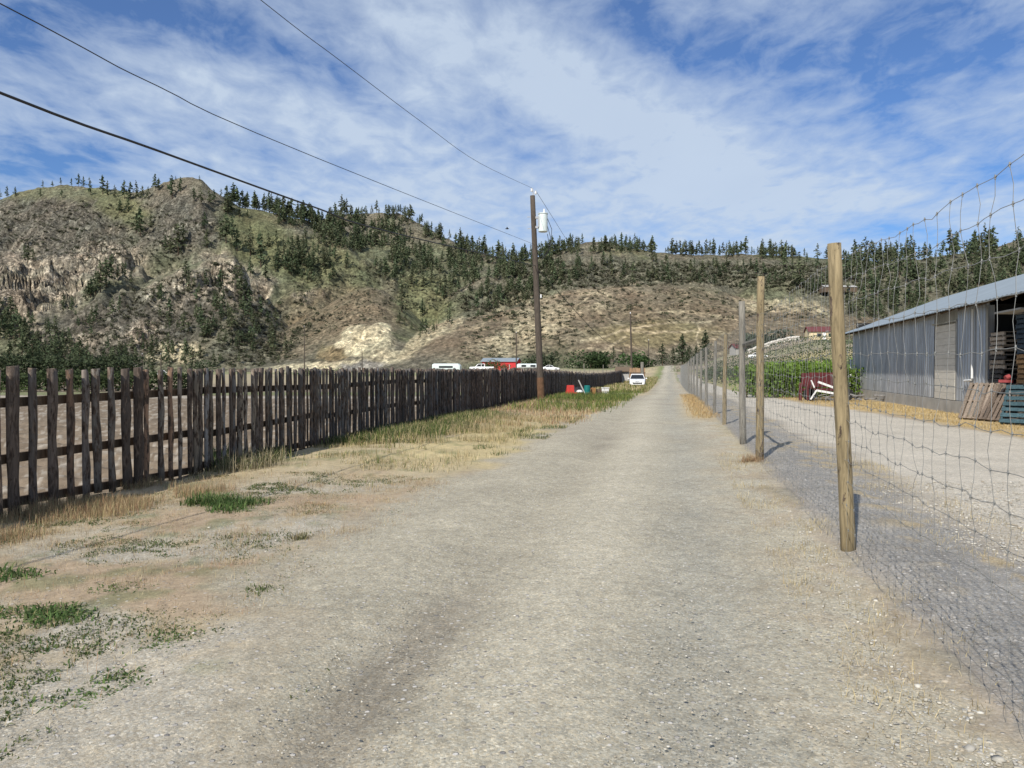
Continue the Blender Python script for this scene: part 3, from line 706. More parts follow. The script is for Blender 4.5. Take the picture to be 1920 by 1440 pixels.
y = 7.55; fang = -math.atan(.205); npk = 0
first = [8.13, 8.35, 8.62, 8.88, 9.09, 9.30, 9.52, 9.76, 10.0, 10.2]
seq = [7.9] + first; y = 10.2; before = [3.2 + .21 * k for k in range(22)]
while y < 120.5:
    y += (.21 if y < 11 else .155 if y < 13 else .145) * rg.uniform(.85, 1.15); seq.append(y)
for y in seq + before:
    x = lx(y) + rg.normal() * .012; g = gzf(x, y)
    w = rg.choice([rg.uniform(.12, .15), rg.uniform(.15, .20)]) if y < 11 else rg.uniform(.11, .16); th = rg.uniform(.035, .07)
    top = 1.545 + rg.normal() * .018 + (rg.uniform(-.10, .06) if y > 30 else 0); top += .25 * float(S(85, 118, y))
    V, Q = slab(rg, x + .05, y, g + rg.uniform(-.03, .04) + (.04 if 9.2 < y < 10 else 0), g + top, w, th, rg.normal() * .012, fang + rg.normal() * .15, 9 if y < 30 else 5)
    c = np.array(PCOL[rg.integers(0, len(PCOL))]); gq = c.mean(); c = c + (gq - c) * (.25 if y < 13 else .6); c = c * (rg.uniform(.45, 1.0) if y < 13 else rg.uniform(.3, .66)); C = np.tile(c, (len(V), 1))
    npk += y > 7.85
    if npk <= 99 and y > 7.85:
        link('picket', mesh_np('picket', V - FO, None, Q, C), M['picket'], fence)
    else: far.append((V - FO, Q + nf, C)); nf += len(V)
o = link('pickets', mesh_np('pickets', np.concatenate([f[0] for f in far]), None, np.concatenate([f[1] for f in far]), np.concatenate([f[2] for f in far])), M['picket'], fence); o['kind'] = 'stuff'
for hz_ in (1.20, .60, .10):
    b = MB(); yy = 3.0
    while yy < 120:
        st = 4.2; y2 = min(yy + st, 120.5); za = gzf(lx(yy), yy); zb = gzf(lx(y2), y2); dzv = rg.normal() * .02
        p0 = Vector((lx(yy) - .01, yy, za + hz_ + dzv)); p1 = Vector((lx(y2) - .01, y2 + .12, zb + hz_ - dzv)); d = (p1 - p0); 
        Mx = Matrix.Rotation(fang, 4, 'Z') @ Matrix.Rotation(math.asin(d.z / d.length), 4, 'X')
        b.box((p0 + p1) / 2 + Vector((rg.normal() * .004, 0, 0)), (.05, d.length, .10), Mx); yy = y2
    build('rail', b, M['rail'], fence)

# ------------------------------------------------------------------ deer fence
def rx(y): return 1.52 + .205 * y + (.0028 * (y - 90) ** 2 / 10 if y > 90 else 0)
df = thing('deer_fence', (rx(6.4), 6.4, 0), 'tall woven wire deer fence on round wooden posts between road and driveway', 'fence')
posts = [(1.2, 2.5, 0), (6.45, 2.60, 0), (12.9, 3.1, 0), (15.7, 2.93, 1), (21.2, 2.5, 0), (26, 2.5, 1), (31.6, 2.45, 1), (37.2, 2.45, 1)]
yy = 42.5
while yy < 150: posts.append((yy, 2.45, 1)); yy += 5.4
rg = np.random.default_rng(9)
for (yv, h, g) in posts:
    b = MB(); x = rx(yv); z0 = gzf(x, yv); r = .058 if yv < 10 else .064 if yv < 17 else .055; lean = -.055 if 6 < yv < 7 else rg.normal() * .012; 
    n = 14 if yv < 20 else 7; k = 9 if yv < 20 else 3
    pts = [(x + lean * t * h + .006 * math.sin(t * 5 + yv), yv + .01 * math.sin(t * 4), z0 - .1 + (h + .1) * t) for t in [i / (k - 1) for i in range(k)]]
    b.tube(pts, [r * (1.06 - .1 * i / (k - 1)) * (1 + .02 * math.sin(i * 2.1)) for i in range(k)], n)
    build('post', b, M['post_grey' if g else 'post'], df, smooth=n > 8)
b = MB(); b.tube([(rx(12.9), 12.9, 2.05), (rx(15.7), 15.7, 2.05)], .045, 8); build('brace_rail', b, M['post_grey'], df)
WZ = [2.46, 2.28, 2.10, 1.90, 1.68, 1.49, 1.28, 1.12, .955, .795, .62, .42, .22, .02]
V = []; Fq = []
def prism(p, q, r, n=3):
    p = np.asarray(p); q = np.asarray(q); d = q - p; L = np.linalg.norm(d)
    if L < 1e-6: return
    d = d / L; a = np.array((0, 0, 1.)) if abs(d[2]) < .9 else np.array((1., 0, 0)); u = np.cross(d, a); u /= np.linalg.norm(u); w = np.cross(d, u)
    i0 = len(V)
    for pt in (p, q):
        for k in range(n):
            t = 2 * math.pi * k / n; V.append(pt + (u * math.cos(t) + w * math.sin(t)) * r)
    for k in range(n): Fq.append((i0 + k, i0 + (k + 1) % n, i0 + n + (k + 1) % n, i0 + n + k))
ys = [1.6]
while ys[-1] < 62: ys.append(ys[-1] + .188)
nodes = np.zeros((len(ys), len(WZ), 3))
for i, yv in enumerate(ys):
    for j, z in enumerate(WZ):
        top = .05 * math.sin(yv * .9 + 1) if j < 2 else 0
        sag = -.05 * math.sin(math.pi * ((yv - 6.45) / 6.45 % 1)) * (0 if j < 2 else .8 if j < 6 else .4)
        jx = .014 * (fbm(yv * .5, z * 2, 2, 5) - .5) * 2
        nodes[i, j] = (rx(yv) - .05 + float(jx) + .008 * rg.normal(), yv + .010 * rg.normal() + .025 * (float(fbm(yv * .9, z * 1.3, 2, 8)) - .5), gzf(rx(yv), yv) + z + .007 * rg.normal() + sag + top + .04 * (float(fbm(yv * .45, j * 3.1, 2, 12)) - .5))
for i, yv in enumerate(ys):
    rv = .0017 if yv < 20 else .0015
    for j in range(len(WZ) - 1):
        a = nodes[i, j]; c = nodes[i, j + 1]
        if yv < 14:
            m = (a + c) / 2 + np.array((rg.normal() * .005, rg.normal() * .009, 0)); rv2 = rv if WZ[j] > .7 else rv * .75; prism(a, m, rv2); prism(m, c, rv2)
        else: prism(a, c, rv)
    if i + 1 < len(ys):
        for j in range(len(WZ)):
            a = nodes[i, j]; c = nodes[i + 1, j]
            if yv < 12:
                m = (a + c) / 2 + np.array((rg.normal() * .003, 0, rg.normal() * .006)); rh = .0021 if WZ[j] > .6 else .0014; prism(a, m, rh); prism(m, c, rh)
            else: prism(a, c, .0017)
    if yv < 11:
        for j in range(len(WZ)):
            p = nodes[i, j]; d = np.array((0, 0, .011)); prism(p - d, p + d, .0038, 5); prism(p - np.array((0, .008, 0)), p + np.array((0, .008, 0)), .0034, 5)
for j, z in enumerate(WZ):
    prev = None; yv = 62.0
    while yv < 150:
        p = (rx(yv) - .05, yv, gzf(rx(yv), yv) + z)
        if prev: prism(prev, p, .0018)
        prev = p; yv += 2.7
yv = 62
while yv < 150:
    prism((rx(yv) - .05, yv, gzf(rx(yv), yv)), (rx(yv) - .05, yv, gzf(rx(yv), yv) + 2.4), .0016); yv += .188
FO = np.array(df.location); o = link('wire_mesh', mesh_np('wire_mesh', np.array(V) - FO, None, np.array(Fq)), M['wire'], df)
b = MB(); x = rx(150.5) - .1
for dx in (0, .06): b.box((x - dx * 0, 150.3 + dx * 10, gzf(x, 150) + 1.2), (.22, .22, 2.4))
gp = thing('gate_post', (x, 150.3, gzf(x, 150)), 'dark stout gate post closing the far end of the wire fence', 'post'); build('post', b, M['pole'], gp)

# ------------------------------------------------------------------ metal shed
def sx(y, off=0): return 9.1 + .24 * y + off * 1.0284
SA = -math.atan(.24); SD = Vector((.24, 1, 0)).normalized(); SN = Vector((1, -.24, 0)).normalized()     # along, and into, the shed
def sp(y, into, z): return Vector((9.1 + .24 * y, y, z)) + SN * into
shed = thing('metal_shed', (sx(24.2), 24.2, 0), 'long corrugated metal shed with an open bay of pallets behind the deer fence', 'shed')
def wave_wall(y0, y1, z0, z1, into=0.0, period=.27, amp=.036, zf=None):
    L = (y1 - y0) * 1.0284; n = int(L / period * 6); b = MB(); V = []; Fc = []
    for i in range(n + 1):
        yv = y0 + (y1 - y0) * i / n; a = amp * math.cos(2 * math.pi * i / 6) * -1
        a = max(-amp * .6, min(amp, a * 1.4))
        V += [sp(yv, into - a, z0), sp(yv, into - a, z1)]
    for i in range(n): Fc.append((2 * i, 2 * i + 2, 2 * i + 3, 2 * i + 1))
    b.add(V, Fc); return b
def spanbox(y0, y1, i0, i1, z0, z1, b=None):
    b = b or MB(); P = [sp(y0, i0, z0), sp(y1, i0, z0), sp(y1, i1, z0), sp(y0, i1, z0), sp(y0, i0, z1), sp(y1, i0, z1), sp(y1, i1, z1), sp(y0, i1, z1)]
    b.add(P, [(0, 1, 2, 3)[::-1], (4, 5, 6, 7), (0, 1, 5, 4), (1, 2, 6, 5), (2, 3, 7, 6), (3, 0, 4, 7)]); return b
ZE = 3.72
bw = MB()
for (a, c) in ((29.5, 44.6), (24.25, 26.75)):
    w = wave_wall(a, c, .46, ZE); bw.add(w.v, w.f)
spanbox(29.5, 44.6, .03, .12, .46, ZE - .03, bw); spanbox(24.25, 26.75, .03, .12, .46, ZE - .03, bw); spanbox(26.75, 29.5, .02, .11, 3.17, ZE - .03, bw)
build('wall', bw, M['corrugated'], shed)
build('foundation', spanbox(24.2, 44.8, -.08, .15, -.2, .44), M['concrete'], shed)
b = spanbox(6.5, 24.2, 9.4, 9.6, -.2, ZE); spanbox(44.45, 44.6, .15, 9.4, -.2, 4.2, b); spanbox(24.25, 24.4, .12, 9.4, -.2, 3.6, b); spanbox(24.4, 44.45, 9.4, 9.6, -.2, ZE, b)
b.add([sp(44.62, .0, ZE), sp(44.62, 9.6, ZE), sp(44.62, 4.8, 5.5)], [(0, 1, 2)]); build('back_wall', b, M['dark_red' if 0 else 'shade_black'], shed)
build('bay_floor', spanbox(6.5, 24.2, .0, 9.4, -.1, .12), M['concrete'], shed)
# roof sheets with ribs
def roof_sheet(i0, z0, i1, z1, y0, y1):
    b = MB(); n = int((y1 - y0) / .1); V = []; Fc = []
    for i in range(n + 1):
        yv = y0 + (y1 - y0) * i / n; h = .022 if i % 3 == 0 else 0
        for (ii, zz, t) in ((i0, z0, 0), (i1, z1, 0), (i0, z0, -.03), (i1, z1, -.03)): V.append(sp(yv, ii, zz + h + t))
    for i in range(n):
        k = 4 * i; Fc += [(k, k + 4, k + 5, k + 1), (k + 2, k + 3, k + 7, k + 6), (k, k + 2, k + 6, k + 4), (k + 1, k + 5, k + 7, k + 3)]
    Fc += [(0, 1, 3, 2), (4 * n, 4 * n + 2, 4 * n + 3, 4 * n + 1)]
    b.add(V, Fc); return b
r1 = roof_sheet(-.66, 3.56, 4.8, 5.62, 6.0, 45.3); r2 = roof_sheet(10.2, 3.6, 4.8, 5.62, 6.0, 45.3); r1.add(r2.v, r2.f)
build('roof', r1, M['roof_metal'], shed)
b = MB()
for yv in np.arange(7, 45, 1.8):
    p = sp(yv, -.56, 3.50); q = sp(yv, 2.0, 4.46); d = q - p; b.tube([p, q], .05, 4)
build('rafters', b, M['rail'], shed)
# boarded door standing half open with a dark gap
dr = MB()
for k in range(11):
    z0 = .46 + k * .245; spanbox(26.82, 29.10, -.07 + .004 * (k % 2), -.02, z0, z0 + .238, dr)
m, t = newmat('door_boards'); n_ = t.noise(t.coords((1, 1, 6)), 2, 4); t.out(t.ramp(n_, [(.3, (.50, .47, .40)), (.7, (.62, .58, .50))]), .85, n_, .3, .01); M['door'] = m
build('door', dr, M['door'], shed)
b = MB()
spanbox(29.12, 29.48, .25, .3, .44, 3.17, b); build('gap_shade_sheet', b, M['shade_black'], shed)  # near-black sheet set in the door gap, painting its shade
b = spanbox(26.70, 26.8, -.06, .0, .46, 3.2); spanbox(26.70, 29.5, -.08, .0, 3.205, 3.27, b); build('door_frame', b, M['corrugated'], shed)
b = MB(); b.tube([sp(25.05, -.10, 3.5), sp(25.05, -.10, 1.25), sp(25.10, -.10, 1.19), sp(25.75, -.10, 1.16)], .035, 8); build('downpipe', b, M['white_paint'], shed)
for yv in (24.12, 18.0, 12.0, 6.8): b = MB(); b.box(sp(yv, .1, 1.75), (.18, .18, 3.6), Matrix.Rotation(SA, 4, 'Z')); build('bay_post', b, M['corrugated'], shed)
b = MB(); b.tube([sp(44.75, -.1, .45), sp(44.75, -.1, 2.1)], .05, 6); build('corner_pipe', b, M['white_paint'], shed)

# ------------------------------------------------------------------ pallets
def pallet_mesh(c, seed):
    rg = np.random.default_rng(seed); b = MB()
    def cl(): f = rg.uniform(.75, 1.25); return tuple(float(q) * f for q in c)
    for k in range(3): b.box((-.56 + .56 * k, 0, .065), (.045, 1.14, .085), col=cl())
    for k in range(7): b.box((0, -.51 + .17 * k, .118), (1.2, .10 + rg.uniform(0, .02), .02), Matrix.Rotation(rg.normal() * .008, 4, 'Z'), col=cl())
    for k in range(3): b.box((0, -.50 + .50 * k, .0115), (1.2, .10, .02), col=cl())
    return b
def pallet(name, c, seed, loc, rot, label, group):
    b = pallet_mesh(c, seed); o = build(name, b, M['pallet'], None, local=True); o.location = loc; o.rotation_euler = rot; return tag(o, label, 'pallet', group)
BR = (.30, .25, .195); DK = (.055, .05, .048); BL = (.035, .055, .075); OR = (.30, .185, .09); TL = (.045, .085, .10)
ordn = ['lowest', 'second', 'third', 'fourth', 'fifth', 'sixth', 'seventh', 'eighth', 'ninth', 'tenth', 'eleventh', 'twelfth', 'thirteenth', 'fourteenth', 'fifteenth', 'topmost']
N1 = 18; c1 = sp(23.42, .62, 0)
for k in range(N1):
    dk = k in (7, 8, 9, 12); nm = 'topmost' if k == N1 - 1 else 'lowest' if k == 0 else None
    if nm: lb = '%s grey brown pallet of the tall stack against the shed wall end' % nm
    else: lb = '%s pallet %s above the lowest in the tall stack' % ('dark' if dk else 'grey brown', ['', 'one', 'two', 'three', 'four', 'five', 'six', 'seven', 'eight', 'nine', 'ten', 'eleven', 'twelve', 'thirteen', 'fourteen', 'fifteen', 'sixteen'][k])
    pallet('pallet', DK if dk else BR, 300 + k, (c1.x + R.gauss(0, .02), c1.y + R.gauss(0, .02), .125 + k * .1425), (0, 0, SA + R.gauss(0, .03)), lb, 'pallets in the tall grey brown stack')
c2 = sp(21.6, .70, 0); cols = [BR] * 7 + [OR] * 6 + [BL] * 8; nms = ['grey brown'] * 7 + ['orange tan'] * 6 + ['blue black'] * 8
pos = {'grey brown': 0, 'orange tan': 0, 'blue black': 0}
for k, c in enumerate(cols):
    q = pos[nms[k]]; pos[nms[k]] += 1
    tot = {'grey brown': 7, 'orange tan': 6, 'blue black': 8}[nms[k]]
    w = 'lowest' if q == 0 else 'topmost' if q == tot - 1 else ordn[q] + ' from below'
    pallet('pallet', c, 340 + k, (c2.x + R.gauss(0, .025), c2.y + R.gauss(0, .025), .125 + k * .1425), (0, 0, SA + R.gauss(0, .03)), '%s %s pallet in the mixed colour stack' % (w, nms[k]), 'pallets in the mixed colour stack')
b = MB(); b.box((c2.x - .1, c2.y + .2, .14 + 21 * .1425 + .04), (1.7, 1.9, .05), Matrix.Rotation(SA, 4, 'Z') @ Matrix.Rotation(rad(2), 4, 'Y'))
tag(build('cover_sheet', b, M['grey_wall'], None, loc=(c2.x, c2.y, 3.1)), 'pale board laid on top of the blue black pallets', 'board')
# three leaning against the stacks
def lean(c, seed, px, y, yawdeg, leandeg, label, s=1.0, turn=0):
    x = wx(px, y); o = pallet('pallet', c, seed, (0, 0, 0), (0, 0, 0), label, 'pallets leaning outside the shed bay')
    m = Matrix.Translation((x, y, gzf(x, y) + .6 * math.sin(rad(leandeg)))) @ Matrix.Rotation(rad(yawdeg), 4, 'Z') @ Matrix.Rotation(rad(-leandeg), 4, 'Y') @ Matrix.Scale(s, 4) @ Matrix.Rotation(rad(turn), 4, 'Z')
    o.matrix_world = m; return o
lean((.25, .20, .155), 401, 1845, 23.3, 22, 64, 'light brown slatted pallet leaning on the shed corner', 1.0)
lean((.17, .13, .10), 402, 1876, 22.7, 8, 62, 'dark brown pallet leaning between the light brown and teal pallets', 1.0)
lean(TL, 403, 1932, 21.2, 40, 60, 'weathered teal pallet with level slats leaning outside the bay', 1.05, 90)
b = MB(); b.box((wx(1886, 22.3), 22.3, 1.20), (.2, .3, .08), Matrix.Rotation(.4, 4, 'Z')); b.tube([(wx(1885, 22.2), 22.2, 1.29), (wx(1893, 22.2), 22.2, 1.34)], .07, 10)
tag(build('bucket', b, M['faded_red'], None, loc=(wx(1885, 22.3), 22.3, 1.2)), 'small red and grey bucket lying on the leaning pallets', 'bucket')

# ------------------------------------------------------------------ old red trailer and planks at the shed end
ty = 37.2; tx = wx(1556, ty)
tr = thing('farm_trailer', (tx, ty, 0), 'old dark red slat-sided farm trailer at the far end of the shed', 'trailer')
b = MB()
for k in range(7): b.box((tx - .66 + k * .24, ty + .6, 1.02), (.22, .04, .72), col=None)
b.box((tx + .1, ty + 1.2, .72), (1.6, 1.2, .1)); b.box((tx + .1, ty + 1.8, 1.0), (1.6, .05, .7)); build('side_boards', b, M['dark_red'], tr)
b = MB(); b.box((tx - .2, ty + .3, .55), (2.3, .08, .12)); b.box((tx - 1.35, ty + .2, .45), (.12, .1, .85)); b.box((tx - 1.05, ty + .1, .45), (.1, .1, .8)); b.box((tx - .85, ty + .3, .4), (.08, .4, .75)); build('chassis', b, M['dark_red'], tr)
for dx in (-.9, .9):
    b = MB(); b.tube([(tx + dx, ty + .1, .3), (tx + dx, ty + .28, .3)], .3, 14); build('wheel', b, M['rubber'], tr)
for (x0, z0, x1, z1, yv, lb) in ((1534, 716, 1572, 730, ty - .2, 'upper white plank slanting across the red trailer'), (1531, 732, 1578, 740, ty - .35, 'lower white plank lying over the grey scrap'), (1521, 713, 1527, 727, ty - .1, 'short white plank standing left on the red trailer'), (1520, 749, 1531, 732, ty - .5, 'thin white strut propped under the lower white plank')):
    b = MB(); p = Vector((wx(x0, yv), yv, wz(z0, yv))); q = Vector((wx(x1, yv), yv, wz(z1, yv))); d = q - p
    b.box((p + q) / 2, (d.length, .05, .10 if x1 - x0 > 20 else .06), Matrix.Rotation(-math.atan2(d.z, d.x), 4, 'Y'))
    tag(build('plank', b, M['white_paint'], None, loc=(p + q) / 2), lb.replace(' left', ' upright'), 'plank', 'white planks on the red trailer')
b = MB()
for k in range(26):
    x = tx + R.uniform(-.7, 2.6); yv = ty - .6 + R.uniform(-.3, .3); p = Vector((x, yv, R.uniform(.03, .42))); a = R.uniform(0, 3.1)
    b.tube([p, p + Vector((math.cos(a) * .5, math.sin(a) * .3, R.uniform(-.1, .15)))], R.uniform(.02, .06), 5)
tag(build('scrap_pile', b, M['scrap'], None, loc=(tx, ty - .6, 0)), 'low heap of grey scrap pipes below the white planks', 'scrap pile')

# ------------------------------------------------------------------ utility pole with transformer, wires
UX, UY = 1.39, 36.5; UG = gzf(UX, UY); UT = Vector((.97, UY, 9.75))
up = thing('utility_pole', (UX, UY, UG), 'tall leaning brown utility pole with a grey transformer beside the picket fence', 'utility pole')
def upz(z): t = (z - UG) / (UT.z - UG); return Vector((UX + (UT.x - UX) * t, UY, z))
b = MB(); b.tube([upz(UG - .2 + (9.95 - UG) * i / 9) if i < 9 else UT for i in range(10)], [.17 - .006 * i for i in range(10)], 14); build('shaft', b, M['pole'], up, smooth=True)
b = MB(); b.tube([upz(.1), upz(1.15)], .176, 14, caps=False); build('rusty_sleeve', b, simple('rust_wood', (.125, .07, .04), .5, 5, .95), up)
tp = upz(8.45) + Vector((.44, -.05, 0))
b = MB(); b.tube([tp + Vector((0, 0, z)) for z in (-.42, -.40, .36, .42)], [.20, .22, .22, .20], 18); build('transformer', b, M['grey_paint'], up, smooth=False)
b = MB(); b.tube([tp + Vector((0, 0, .42)), tp + Vector((0, 0, .46))], .235, 18); build('transformer_lid', b, M['grey_paint'], up)
b = MB(); b.box(tp + Vector((-.28, 0, .25)), (.16, .14, .1)); b.box(tp + Vector((-.28, 0, -.2)), (.16, .14, .1)); b.box(tp + Vector((-.22, -.12, .05)), (.06, .06, .5)); build('bracket', b, M['steel'], up)
b = MB(); b.tube([tp + Vector((.05, -.05, .46)), tp + Vector((.05, -.05, .56)), tp + Vector((.05, -.05, .66))], [.06, .04, .03], 8); build('bushing', b, M['ceramic'], up)
b = MB(); b.box(UT + Vector((.03, -.02, .12)), (.05, .06, .30)); build('top_bracket', b, M['steel'], up)
b = MB(); b.tube([UT + Vector((-.03, -.02, z)) for z in (.18, .24, .28, .34)], [.05, .07, .05, .06], 8); b.tube([UT + Vector((.15, -.02, z)) for z in (.06, .12, .16, .22)], [.04, .06, .045, .05], 8); build('insulator', b, M['ceramic'], up)
b = MB()
for k, (a, e) in enumerate(((.2, .35), (.14, .30), (.08, .2))):
    s = tp + Vector((.21, -.06 + .05 * k, .2 - k * .35)); t_ = upz(6.55) + Vector((.2, -.08, -.02))
    b.tube([s, s + Vector((a, 0, -.5)), (s + t_) / 2 + Vector((e, 0, -.2)), t_ + Vector((.12, 0, .25)), t_], .014, 5)
build('jumper_cable', b, M['cable'], up)
for z in (8.75, 8.2): b = MB(); b.box(upz(z) + Vector((-.22, 0, 0)), (.16, .03, .03)); build('step_bolt', b, M['steel'], up)
b = MB(); b.box(upz(5.0) + Vector((.19, -.1, 0)), (.06, .05, .16)); build('meter_tag', b, M['ceramic'], up)

UY2 = 125.0; UX2 = wx(1185, UY2); UG2 = gzf(UX2, UY2)
def sag(pts, n=5):
    """smooth curve through the points"""
    P = [Vector(p) for p in pts]; out = []
    for i in range(len(P) - 1):
        p0 = P[max(i - 1, 0)]; p1 = P[i]; p2 = P[i + 1]; p3 = P[min(i + 2, len(P) - 1)]
        for k in range(n):
            t = k / n; out.append(.5 * ((2 * p1) + (p2 - p0) * t + (2 * p0 - 5 * p1 + 4 * p2 - p3) * t * t + (3 * p1 - p0 - 3 * p2 + p3) * t ** 3))
    return out + [P[-1]]
def plane_pts(L_):
    r = []
    for px, py in L_:
        d = 6.1 / (.2 - (px - 960) / F); r.append((wx(px, d), d, wz(py, d)))
    return r
def wire(pts, r, label, name='overhead_wire'):
    b = MB(); b.tube(sag(pts), r, 6); return tag(build(name, b, M['cable'], None, loc=pts[-1]), label, 'wire', 'overhead wires')
prev = Vector((-8.1, -10, 0))
wire([(-8.3, -10.5, 6.2), (-7.2, -4, 4.75), (-6.2, 1.5, 4.2)] + plane_pts([(0, 175), (300, 285), (600, 393), (740, 438)]) + [tuple(upz(6.45))], .014, 'thick black service cable, lowest of the lines reaching the transformer pole')
wire([(-8.3, -10.5, 7.2), (-7.2, -4, 5.7), (-6.2, 1.5, 5.05)] + plane_pts([(80, 50), (300, 165), (600, 300)]) + [tuple(upz(7.45))], .006, 'thin middle wire meeting the pole just below the transformer')
wire([(-8.3, -10.5, 10), (-7.2, -4, 8), (-6.0, 3, 7.0)] + plane_pts([(485, 0), (640, 118), (800, 238), (900, 308)]) + [tuple(UT + Vector((-.03, -.02, .36)))], .006, 'highest wire running up to the pole top insulator')
m_ = (UT + Vector((UX2, UY2, UG2 + 9.6))) / 2
wire([tuple(UT + Vector((.15, -.02, .24))), tuple(m_ - Vector((0, 0, 1.2))), (UX2, UY2, UG2 + 9.7)], .010, 'thin wire dropping from the pole top toward the next pole down the road')
m2 = (upz(6.2) + Vector((UX2, UY2, UG2 + 7))) / 2
wire([tuple(upz(6.2) + Vector((.16, 0, 0))), tuple(m2 - Vector((0, 0, 2.2))), (UX2, UY2, UG2 + 7)], .018, 'dark sagging cable from mid pole toward the next pole down the road')
def far_pole(px, ptop, y, label, lean_=0, arm=False):
    x = wx(px, y); g = ground_any(x, y); h = wz(ptop, y) - g; o = thing('utility_pole', (x, y, g), label, 'utility pole', 'distant utility poles')
    b = MB(); b.tube([(x, y, g - .3), (x + lean_, y, g + h)], [.17, .12], 8); build('shaft', b, M['pole'], o)
    b = MB(); b.tube([(x + lean_, y, g + h), (x + lean_, y, g + h + .25)], [.08, .05], 6); build('insulator', b, M['ceramic'], o)
    if arm: b = MB(); b.box((x + lean_, y - .12, g + h - .6), (1.8, .1, .12)); build('crossarm', b, M['pole'], o)
    return o
far_pole(1185, 588, UY2, 'next utility pole down the road, behind the white car', -.3)
far_pole(968, 624, 190, 'thin dark pole standing before the red barn')
far_pole(1216, 638, 210, 'short pole among the bushes by the road crest')
far_pole(571, 612, 230, 'thin pole in front of the brown knob beside the gravel pit', 0)
far_pole(679, 657, 240, 'short pole in front of the cream gravel pit')
far_pole(267, 664, 200, 'thin pole rising over the pickets below the pale slide', 0)
far_pole(302, 664, 220, 'thin bare pole over the pickets beside the small firs', 0)
for (x0, y0, z0, x1, y1, z1, lb) in ((wx(571, 230), 230, wz(618, 230), wx(968, 190), 190, wz(628, 190), 'faint wire strung between far poles across the gravel pit'), (wx(1185, UY2), UY2, wz(640, UY2), wx(1216, 210), 210, wz(645, 210), 'short faint wire between the poles near the road crest')):
    wire([(x0, y0, z0), ((x0 + x1) / 2, (y0 + y1) / 2, (z0 + z1) / 2 - 1), (x1, y1, z1)], .008, lb)
# small dark bird above the middle wire
bx_, bz_ = wx(951, 60), wz(430, 60); b = MB()
b.loft([[(bx_ - .16, 60, bz_), (bx_ - .16, 60.02, bz_), (bx_ - .16, 60.01, bz_ + .02)], [(bx_ - .05, 59.95, bz_ - .03), (bx_ - .05, 60.07, bz_ - .03), (bx_ - .05, 60.01, bz_ + .05)], [(bx_ + .06, 59.95, bz_ - .03), (bx_ + .06, 60.07, bz_ - .03), (bx_ + .06, 60.01, bz_ + .05)], [(bx_ + .16, 60, bz_ + .02), (bx_ + .16, 60.02, bz_ + .02), (bx_ + .16, 60.01, bz_ + .03)]])
b.add([(bx_ - .05, 60, bz_ + .02), (bx_ + .06, 60, bz_ + .02), (bx_ + .02, 59.7, bz_ + .09), (bx_ - .04, 59.6, bz_ + .07), (bx_ - .05, 60.02, bz_ + .02), (bx_ + .06, 60.02, bz_ + .02), (bx_ + .02, 60.4, bz_ + .09), (bx_ - .04, 60.5, bz_ + .07)], [(0, 1, 2, 3), (4, 5, 6, 7)])
tag(build('bird', b, M['bird'], None, loc=(bx_, 60, bz_)), 'tiny dark bird flying below the thin middle wire', 'bird')

# ------------------------------------------------------------------ vehicles
def rring(y, hw, zb, zt, c=.25, n=3):
    """rounded rectangle section across a car body"""
    P = []; r = min(c, hw * .6, (zt - zb) * .45)
    for (cx, cz, a0) in ((hw - r, zt - r, 0), (-hw + r, zt - r, 90), (-hw + r, zb + r, 180), (hw - r, zb + r, 270)):
        for k in range(n + 1):
            a = rad(a0 + 90 * k / n); P.append((cx + r * math.cos(a), y, cz + r * math.sin(a)))
    return P
def wheels(o, ys_, hw, r, parent):
    for yv in ys_:
        for s in (-1, 1):
            b = MB(); b.tube([(s * (hw - .2), yv, r), (s * hw, yv, r)], r, 18); wh = build('wheel', b, M['rubber'], parent, local=True)
            b = MB(); b.tube([(s * (hw - .05), yv, r), (s * (hw + .008), yv, r)], r * .6, 12); build('rim', b, M['steel'], wh, local=True)
def car_build(name, label, group=None):
    o = thing(name, (0, 0, 0), label, 'car', group)     # front towards -y
    b = MB(); b.loft([rring(-2.2, .72, .32, .58, .12), rring(-2.12, .80, .24, .68, .14), rring(-1.5, .86, .2, .80, .14), rring(-.75, .88, .2, .88, .12), rring(.6, .88, .2, .92, .12), rring(1.6, .86, .2, .94, .12), rring(2.15, .80, .26, .92, .12), rring(2.25, .72, .34, .80, .1)])
    build('body', b, M['car_white'], o, smooth=False, local=True)
    b = MB(); b.loft([rring(-.85, .78, .80, .90, .05), rring(-.15, .62, .86, 1.36, .1), rring(.75, .60, .86, 1.39, .1), rring(1.55, .70, .86, .96, .05)]); build('windows', b, M['glass_dark'], o, local=True)
    b = MB(); b.loft([rring(-.22, .61, 1.31, 1.375, .03), rring(.1, .60, 1.34, 1.41, .03), rring(.7, .58, 1.34, 1.415, .03), rring(.95, .59, 1.29, 1.36, .03)])
    for s in (-1, 1): b.tube([(s * .80, -.85, .88), (s * .63, -.15, 1.36)], .035, 5); b.tube([(s * .62, .8, 1.37), (s * .72, 1.5, .94)], .05, 5); b.tube([(s * .63, .3, 1.36), (s * .80, .3, .9)], .03, 5)
    build('roof', b, M['car_white'], o, local=True)
    for s in (-1, 1):
        b = MB(); b.box((s * .56, -2.17, .57), (.30, .10, .11), Matrix.Rotation(s * .12, 4, 'Z')); build('headlight', b, M['lamp'], o, local=True)
        b = MB(); b.box((s * .98, -.6, .93), (.16, .1, .11)); build('mirror', b, M['car_white'], o, local=True)
    b = MB(); b.box((0, -2.205, .40), (1.0, .06, .14)); b.box((0, -2.19, .58), (.5, .06, .05)); build('grille', b, M['black_plastic'], o, local=True)
    b = MB(); b.box((0, -2.235, .29), (1.36, .06, .07)); build('bumper', b, M['car_white'], o, local=True)
    wheels(o, (-1.35, 1.35), .88, .31, o); return o
